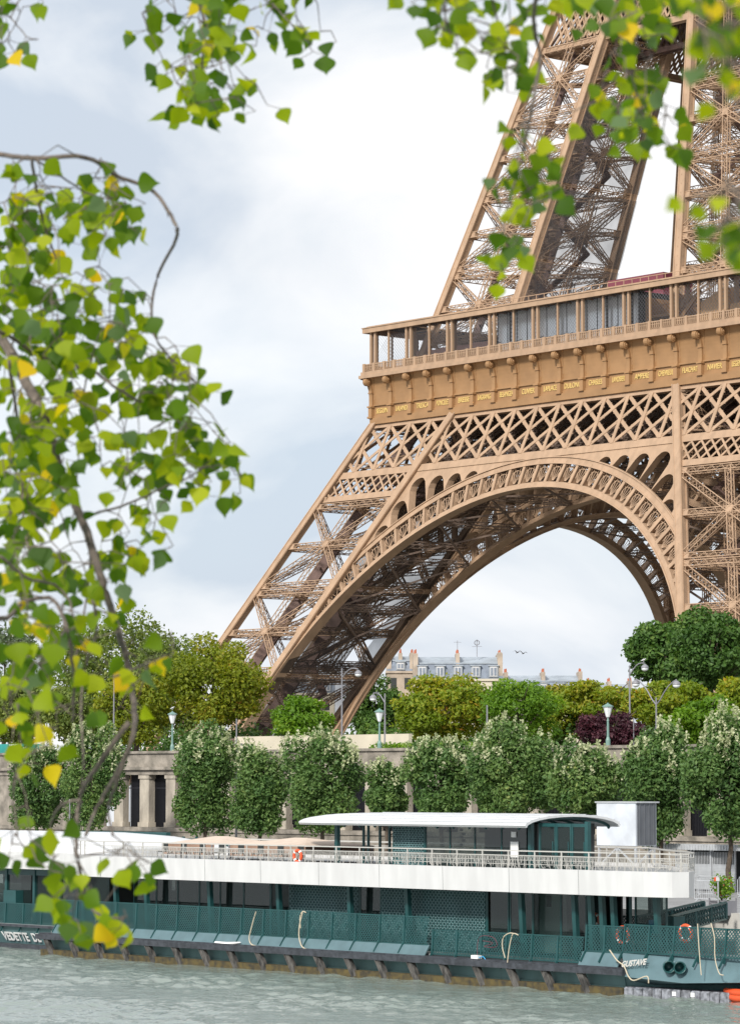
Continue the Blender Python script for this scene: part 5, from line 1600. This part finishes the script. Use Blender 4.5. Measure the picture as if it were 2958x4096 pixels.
m_ = MB(); m_.box(126, -200.1, -3, 140, -200, 0); m_.build('inner_wall', M['darkin'], t2)
c = at(17, 1990, y=-205.6); m_ = MB(); m_.box(c[0] - .1, -205.8, -3, c[0] + 1.1, -205.2, -1.2); m_.build('control_box', M['green'], t2)
# green landing stage with planters behind the boats
t3 = thing('landing_stage', 'low dark green landing stage with boxes and rails behind the boats at left', 'landing stage', (128, -195, WZ))
m_ = MB(); m_.box(100, -198, WZ - .1, 142, -194.4 - 1.9, -1.9); m_.build('hull', M['hull'], t3)
P0 = at(c5(430, 150)[0], c5(430, 150)[1], y=-195); P1 = at(c5(800, 150)[0], c5(800, 150)[1], y=-195)
m_ = MB(); zt_ = P0[2]
m_.box(P0[0], -196.2, zt_ - .15, P1[0], -195.9, zt_ + .22); m_.box(P1[0] - 1, -197.0, zt_ - .45, at(*c5(1060, 165), y=-196)[0], -196.8, zt_ - .08)
for x_ in np.arange(P0[0], P1[0] + 3, 1.2): m_.bar((x_, -196, -1.9), (x_, -196, zt_), .12)
m_.build('rail_box', M['green'], t3)
for k in range(3):
    pc = at(*c5(60 + k * 60, 125), y=-194); t = thing('planter_grass', ('yellow green ornamental grass left of the white tour boat roof', 'yellow green ornamental grass, middle of three above the tour boat roof', 'yellow green ornamental grass nearest the poplar twigs')[k], 'plant', (pc[0], -194, PZ), 'ornamental grasses on the quay')
    m_ = MB(); r = random.Random(k)
    for j in range(70):
        a = r.uniform(0, 2 * pi); h = r.uniform(.5, 1); p_ = np.array([pc[0], -194, PZ + 1.1 + .9])
        q1 = p_ + np.array([cos(a) * .2, sin(a) * .2, h * .6]); q2 = p_ + np.array([cos(a) * .65, sin(a) * .65, h * .45])
        m_.bar(p_, q1, .03, .01); m_.bar(q1, q2, .03, .01)
    m_.build('blades', LM_grass if False else mat('ornamental_grass', (.30, .34, .07), .7) if k == 0 else bpy.data.materials['ornamental_grass'], t)
    m_ = MB(); m_.box(pc[0] - .5, -194.4, PZ, pc[0] + .5, -193.6, PZ + 2.0); m_.build('planter', M['lampgrey'], t)

# ------------------------------------------------------------------ poplar boughs hanging in front
PL = [(0, (.20, .28, .14)), (.05, (.05, .11, .012)), (.28, (.09, .175, .010)), (.48, (.19, .28, .006)), (.66, (.30, .38, .006)), (.80, (.42, .46, .010)), (.92, (.62, .48, .015)), (1, (.75, .50, .02))]
LM['poplar'] = leafmat('poplar_leaves', PL, .58, .6)
def poplar_leaf(p, tipdir, nrm, s, fold):
    td = _n(tipdir); nn = _n(nrm - td * (nrm @ td)); sd = np.cross(td, nn)
    o = [(0, 0), (.10, .26), (.22, .47), (.38, .54), (.55, .46), (.75, .26), (.90, .09), (1.08, 0)]
    v = []
    for u, w in o: v.append(p + s * (td * u + nn * (-.20 * u * u)))
    for u, w in o[1:-1]: v.append(p + s * (td * u + sd * w + nn * (fold * w - .20 * u * u)))
    for u, w in o[1:-1]: v.append(p + s * (td * u - sd * w + nn * (fold * w - .20 * u * u)))
    f = []
    n = len(o)
    Lr = [0] + [n + i for i in range(n - 2)] + [n - 1]; Rr = [0] + [n + n - 2 + i for i in range(n - 2)] + [n - 1]
    for i in range(n - 1):
        for side, rv in ((Lr, False), (Rr, True)):
            q = [i, i + 1, side[i + 1], side[i]]
            q = list(dict.fromkeys(q))
            if len(q) < 3: continue
            f.append(q[::-1] if rv else q)
    return v, f


def bough(label, limbs, cells, D, seed, size=.061, dj=.7, cat='branch', extra=None, yellow=.0, dens=1.30):
    """limbs: polylines (view px, thickness in m); cells: list of (vx,vy,density) of 50 px squares; D: metres from the viewpoint"""
    r = random.Random(seed); rn = np.random.default_rng(seed)
    base = at(*limbs[0][0][0], d=D)
    t = thing('poplar_bough', label, cat, tuple(base), 'poplar boughs hanging into the view')
    wood = MB(); nodes = []
    for pts, w0_, w1_ in limbs:
        P = [at(*p, d=D + dj * .35 * sin(i * 1.7 + seed)) for i, p in enumerate(pts)]
        Q = []
        for i in range(len(P) - 1):
            p0 = P[max(0, i - 1)]; p1 = P[i]; p2 = P[i + 1]; p3 = P[min(len(P) - 1, i + 2)]
            for u in np.linspace(0, 1, 5, endpoint=False):
                c = .5 * ((2 * p1) + (-p0 + p2) * u + (2 * p0 - 5 * p1 + 4 * p2 - p3) * u * u + (-p0 + 3 * p1 - 3 * p2 + p3) * u ** 3)
                Q.append(c + rn.normal(size=3) * .0012)
        Q.append(P[-1]); m_ = len(Q)
        wood.tube(Q, [w0_ + (w1_ - w0_) * i / (m_ - 1) for i in range(m_)], 7)
        # small knobs of buds along the limb
        for i in range(3, m_, 6):
            wood.tube([Q[i], Q[i] + rn.normal(size=3) * .012 + np.array([0, 0, -.006])], [w1_ * .9 + .001, .0008], 5)
        nodes += Q[2:]
    nodes = np.array(nodes)
    V, Fc, T_ = [], [], []; nv = 0
    for (cx, cy, dn) in cells:
        n = dn * dens; n = int(n) + (1 if r.random() < n - int(n) else 0)
        if n <= 0: continue
        # a twig end for this tuft of leaves
        done = 0
        while done < n:
            m_ = min(n - done, r.choice([1, 2, 3]))
            tw = at(cx + r.uniform(4, 46), cy + r.uniform(-14, 30), d=D + r.uniform(-dj, dj))
            dd_ = np.linalg.norm(nodes - tw, axis=1) + (nodes[:, 2] < tw[2]) * .15; j = int(np.argmin(dd_)); src = nodes[j]
            if .012 < dd_[j] < .9:
                mid = (src + tw) / 2 + np.array([0, 0, .15 * dd_[j]]) + rn.normal(size=3) * .01
                wood.tube([src, mid, tw], [.0026, .0020, .0014], 5)
                nodes = np.vstack([nodes, mid, tw])
            for q in range(m_):
                stem = _n(np.array([r.gauss(0, 1), r.gauss(0, 1), -.25])) * size * r.uniform(.45, .8)
                tipd = _n(stem / size + np.array([r.gauss(0, .35), r.gauss(0, .35), -.75 + r.gauss(0, .4)]))
                nr = _n(-FW * r.choice([1, 1, 1, -1]) + rn.normal(size=3) * .65)
                s_ = size * r.uniform(.72, 1.22)
                v, f = poplar_leaf(tw + stem, tipd, nr, s_, r.uniform(-.15, .6))
                V += v; Fc += [[i + nv for i in q_] for q_ in f]; nv += len(v)
                c = r.random(); tint = c * .78
                if r.random() < .03 + yellow: tint = r.uniform(.84, 1)
                T_ += [tint] * len(v)
                wood.bar(tw, tw + stem, .0016)
                done += 1
    # the midribs
    me = bpy.data.meshes.new('leaves'); V = np.array(V) - base
    me.from_pydata(V.tolist(), [], Fc); me.update()
    me.polygons.foreach_set('use_smooth', np.ones(len(me.polygons), bool))
    a_ = me.attributes.new('tint', 'FLOAT', 'POINT'); a_.data.foreach_set('value', np.array(T_, np.float32))
    me.materials.append(LM['poplar'])
    o = bpy.data.objects.new('leaves', me); COL.objects.link(o); o.parent = t
    wood.build('twigs', M['twig'], t, True)
    return t


def cells(x0_, rows):
    out_ = []
    for y_, vals in rows:
        for i, v in enumerate(vals.split()):
            if v != '0': out_.append((x0_ + 50 * i, y_, float(v)))
    return out_


left_rows = [(340, '1 1 0 0 1 0'), (390, '3 3 0 2 4 3 0'), (440, '7 6 4 6 6 5 1'), (490, '6 6 4 4 5 3'), (540, '7 5 3 1 1 0'), (590, '6 4 3 0 2 0'), (640, '6 5 3 3 4 2 1'), (690, '5 5 5 6 5 4 2'),
             (740, '3 5 5 5 5 6 3 1'), (790, '5 5 4 4 3 3 5 5 2'), (840, '5 3 4 4 2 2 6 7 6 1'), (890, '6 5 5 4 1 2 3 5 2'), (940, '6 6 4 2 3 4 1 3 6 3 0'), (990, '7 5 4 1 1 4 3 5 6 5 4'),
             (1040, '7 5 4 0 1 3 2 4 6 2 3'), (1090, '7 6 4 0 0 1 4 1 1 1 2'), (1140, '7 6 3 1 0 2 4 0 0 0 0'), (1190, '6 5 3 1 1 4 4 1 0'), (1240, '5 5 4 2 5 5 1 0'), (1290, '3 5 5 3 5 2 0')]
left_limbs = [
    ([(-260, 520), (-120, 610), (0, 745), (60, 850), (100, 930), (130, 1030), (185, 1160), (215, 1250), (250, 1360), (278, 1450), (297, 1560), (292, 1640), (255, 1720), (215, 1790), (190, 1850)], .022, .0055),
    ([(-200, 300), (-60, 335), (0, 342), (75, 350), (190, 348), (250, 385), (340, 425), (385, 490), (390, 530), (350, 610), (335, 700), (345, 750), (385, 800), (440, 850)], .010, .003),
    ([(-150, 700), (0, 735), (90, 790), (200, 820), (262, 862), (330, 900), (400, 930)], .008, .003),
    ([(185, 1142), (250, 1128), (300, 1110), (360, 1080), (410, 1062), (480, 1010), (520, 985)], .005, .002),
    ([(70, 350), (90, 470), (120, 560), (150, 650), (160, 700)], .0055, .002),
    ([(75, 352), (150, 400), (200, 430), (250, 440)], .004, .002),
    ([(185, 1160), (200, 1230), (190, 1330), (170, 1450), (160, 1560)], .0045, .003),
    ([(210, 770), (180, 900), (175, 1000), (165, 1140)], .003, .002),
    ([(20, 800), (40, 950), (50, 1080), (60, 1200), (110, 1300)], .006, .003)]
bough('long leafy poplar bough arching in from the left, nearest the tower', left_limbs[:1] + left_limbs[1:], cells(0, left_rows), 11.0, 11)
low_rows = [(1340, '3 5 4 3 3 0'), (1390, '4 3 5 3 1 0 0 1'), (1440, '2 2 3 2 1 1 2 1'), (1490, '4 3 2 1 1 2 3 0'), (1540, '4 3 3 1 0 1 1'), (1590, '2 2 2 1 0'), (1640, '1 3 1 0'), (1690, '1 2 0 0'), (1740, '0 0 0 0'), (1790, '0 1 0 1'),
            (1840, '2 2 1 0 0 0 0'), (1890, '1 3 2 1 0 1 3'), (1930, '0 0 2 2 0 1 3'), (1970, '0 0 3 2 3 0'), (2015, '0 0 0 4 2 3'), (2065, '0 0 0 3 0 2')]
bough('trailing poplar twigs with yellowing leaves hanging down before the boats', [
    ([(-120, 1290), (0, 1370), (60, 1330), (120, 1330), (150, 1400), (165, 1500), (160, 1600)], .009, .004),
    ([(292, 1640), (255, 1740), (240, 1790), (250, 1850)], .006, .004),
    ([(285, 1600), (215, 1700), (180, 1760), (170, 1850), (172, 1900), (185, 1960), (200, 2010), (235, 2030), (275, 2035)], .009, .003),
    ([(205, 1330), (215, 1400), (190, 1470), (180, 1560), (185, 1700), (175, 1800)], .005, .003),
    ([(178, 1770), (130, 1790), (110, 1850), (120, 1900)], .005, .003),
    ([(0, 1230), (60, 1280), (130, 1300), (160, 1360), (110, 1440), (60, 1500)], .005, .003),
    ([(250, 1500), (300, 1480), (350, 1460), (375, 1450)], .004, .002),
    ([(40, 1560), (45, 1650), (30, 1750), (40, 1850)], .004, .002)], cells(0, low_rows), 10.2, 23, .062, yellow=.07, dens=.95)
top_rows = [(-60, '0 2 3 4 3 3 4 1'), (-10, '0 1 3 4 2 2 3 1'), (40, '2 3 5 5 1 1 2 3 1'), (90, '0 0 4 4 3 2 0 2 1'), (140, '0 4 5 4 1 0'), (190, '0 2 5 5 2 0 0'), (230, '0 1 5 4 3 2 0')]
bough('poplar sprig hanging from the top edge left of centre', [
    ([(470, -220), (460, -80), (450, 0), (455, 60), (448, 140), (452, 200), (455, 235)], .007, .002),
    ([(620, -160), (590, -60), (600, 0), (650, 60), (690, 100)], .004, .002), ([(455, 0), (400, 40), (355, 75)], .003, .0015), ([(530, -100), (520, 0), (500, 80), (490, 150), (520, 215)], .003, .002)],
    cells(300, top_rows), 11.0, 31)
tr_rows = [(-50, '4 4 3 3 3 3 4 4 3 4 5 5 3'), (-5, '3 4 1 2 2 3 3 3 2 3 4 5 3'), (45, '0 5 2 3 2 2 0 1 1 4 5 3 0'), (95, '0 1 2 4 5 2 0 0 0 4 3 0 1'), (145, '0 0 0 4 6 3 0 0 0 3 4 1'),
           (195, '0 0 0 0 1 0 0 0 3 6 5 1'), (245, '0 0 0 0 0 0 0 0 2 6 6 4'), (295, '0 0 0 0 2 3 0 0 0 3 2 4'), (345, '0 0 0 0 3 3 4 0 0 0 0'), (395, '0 0 0 0 5 5 4 0'), (445, '0 0 0 0 4 3 1'), (500, '0 0 0 0 4 1 0'), (550, '0 0 0 3 3 0'), (595, '0 0 0 0 2 0')]
bough('poplar sprays hanging from the top edge in front of the upper tower', [
    ([(1200, -200), (1195, -60), (1180, 40), (1195, 130), (1180, 220), (1165, 300), (1150, 370), (1120, 470), (1110, 560), (1112, 600)], .007, .002),
    ([(1430, -200), (1410, -40), (1400, 60), (1385, 160), (1395, 250), (1440, 290)], .006, .002),
    ([(980, -160), (975, -20), (990, 50), (1000, 90)], .004, .002), ([(1080, -140), (1090, 0), (1110, 80), (1120, 150)], .004, .002), ([(1195, 300), (1230, 380), (1240, 420)], .003, .0015), ([(1540, -180), (1500, -60), (1460, 0)], .005, .003)],
    cells(900, tr_rows), 9.0, 41, .049)
rt_rows = [(-40, '5 6 3'), (20, '4 6 5'), (80, '5 6 5'), (140, '4 4 5'), (200, '0 1 4'), (260, '0 0 2'), (430, '1 4 4'), (480, '0 4 6'), (530, '0 4 6')]
bough('blurred poplar leaves very close at the right edge', [
    ([(1760, -240), (1680, -60), (1630, 60), (1610, 160), (1640, 260)], .004, .0015), ([(1800, 300), (1700, 400), (1620, 450), (1610, 520), (1600, 570)], .003, .001)],
    cells(1530, rt_rows), 4.6, 53, .033, .25, dens=.8)
bough('dark bare tipped poplar twig in the top left corner', [
    ([(-150, -30), (-20, 15), (25, 40), (60, 80), (85, 88)], .004, .0012), ([(-60, 60), (0, 95), (25, 70), (45, 25), (20, 0)], .003, .001)],
    [(45, -10, 2), (-20, 40, 3), (-20, 90, 3), (-10, 120, 2), (-30, -20, 3)], 11.0, 67)
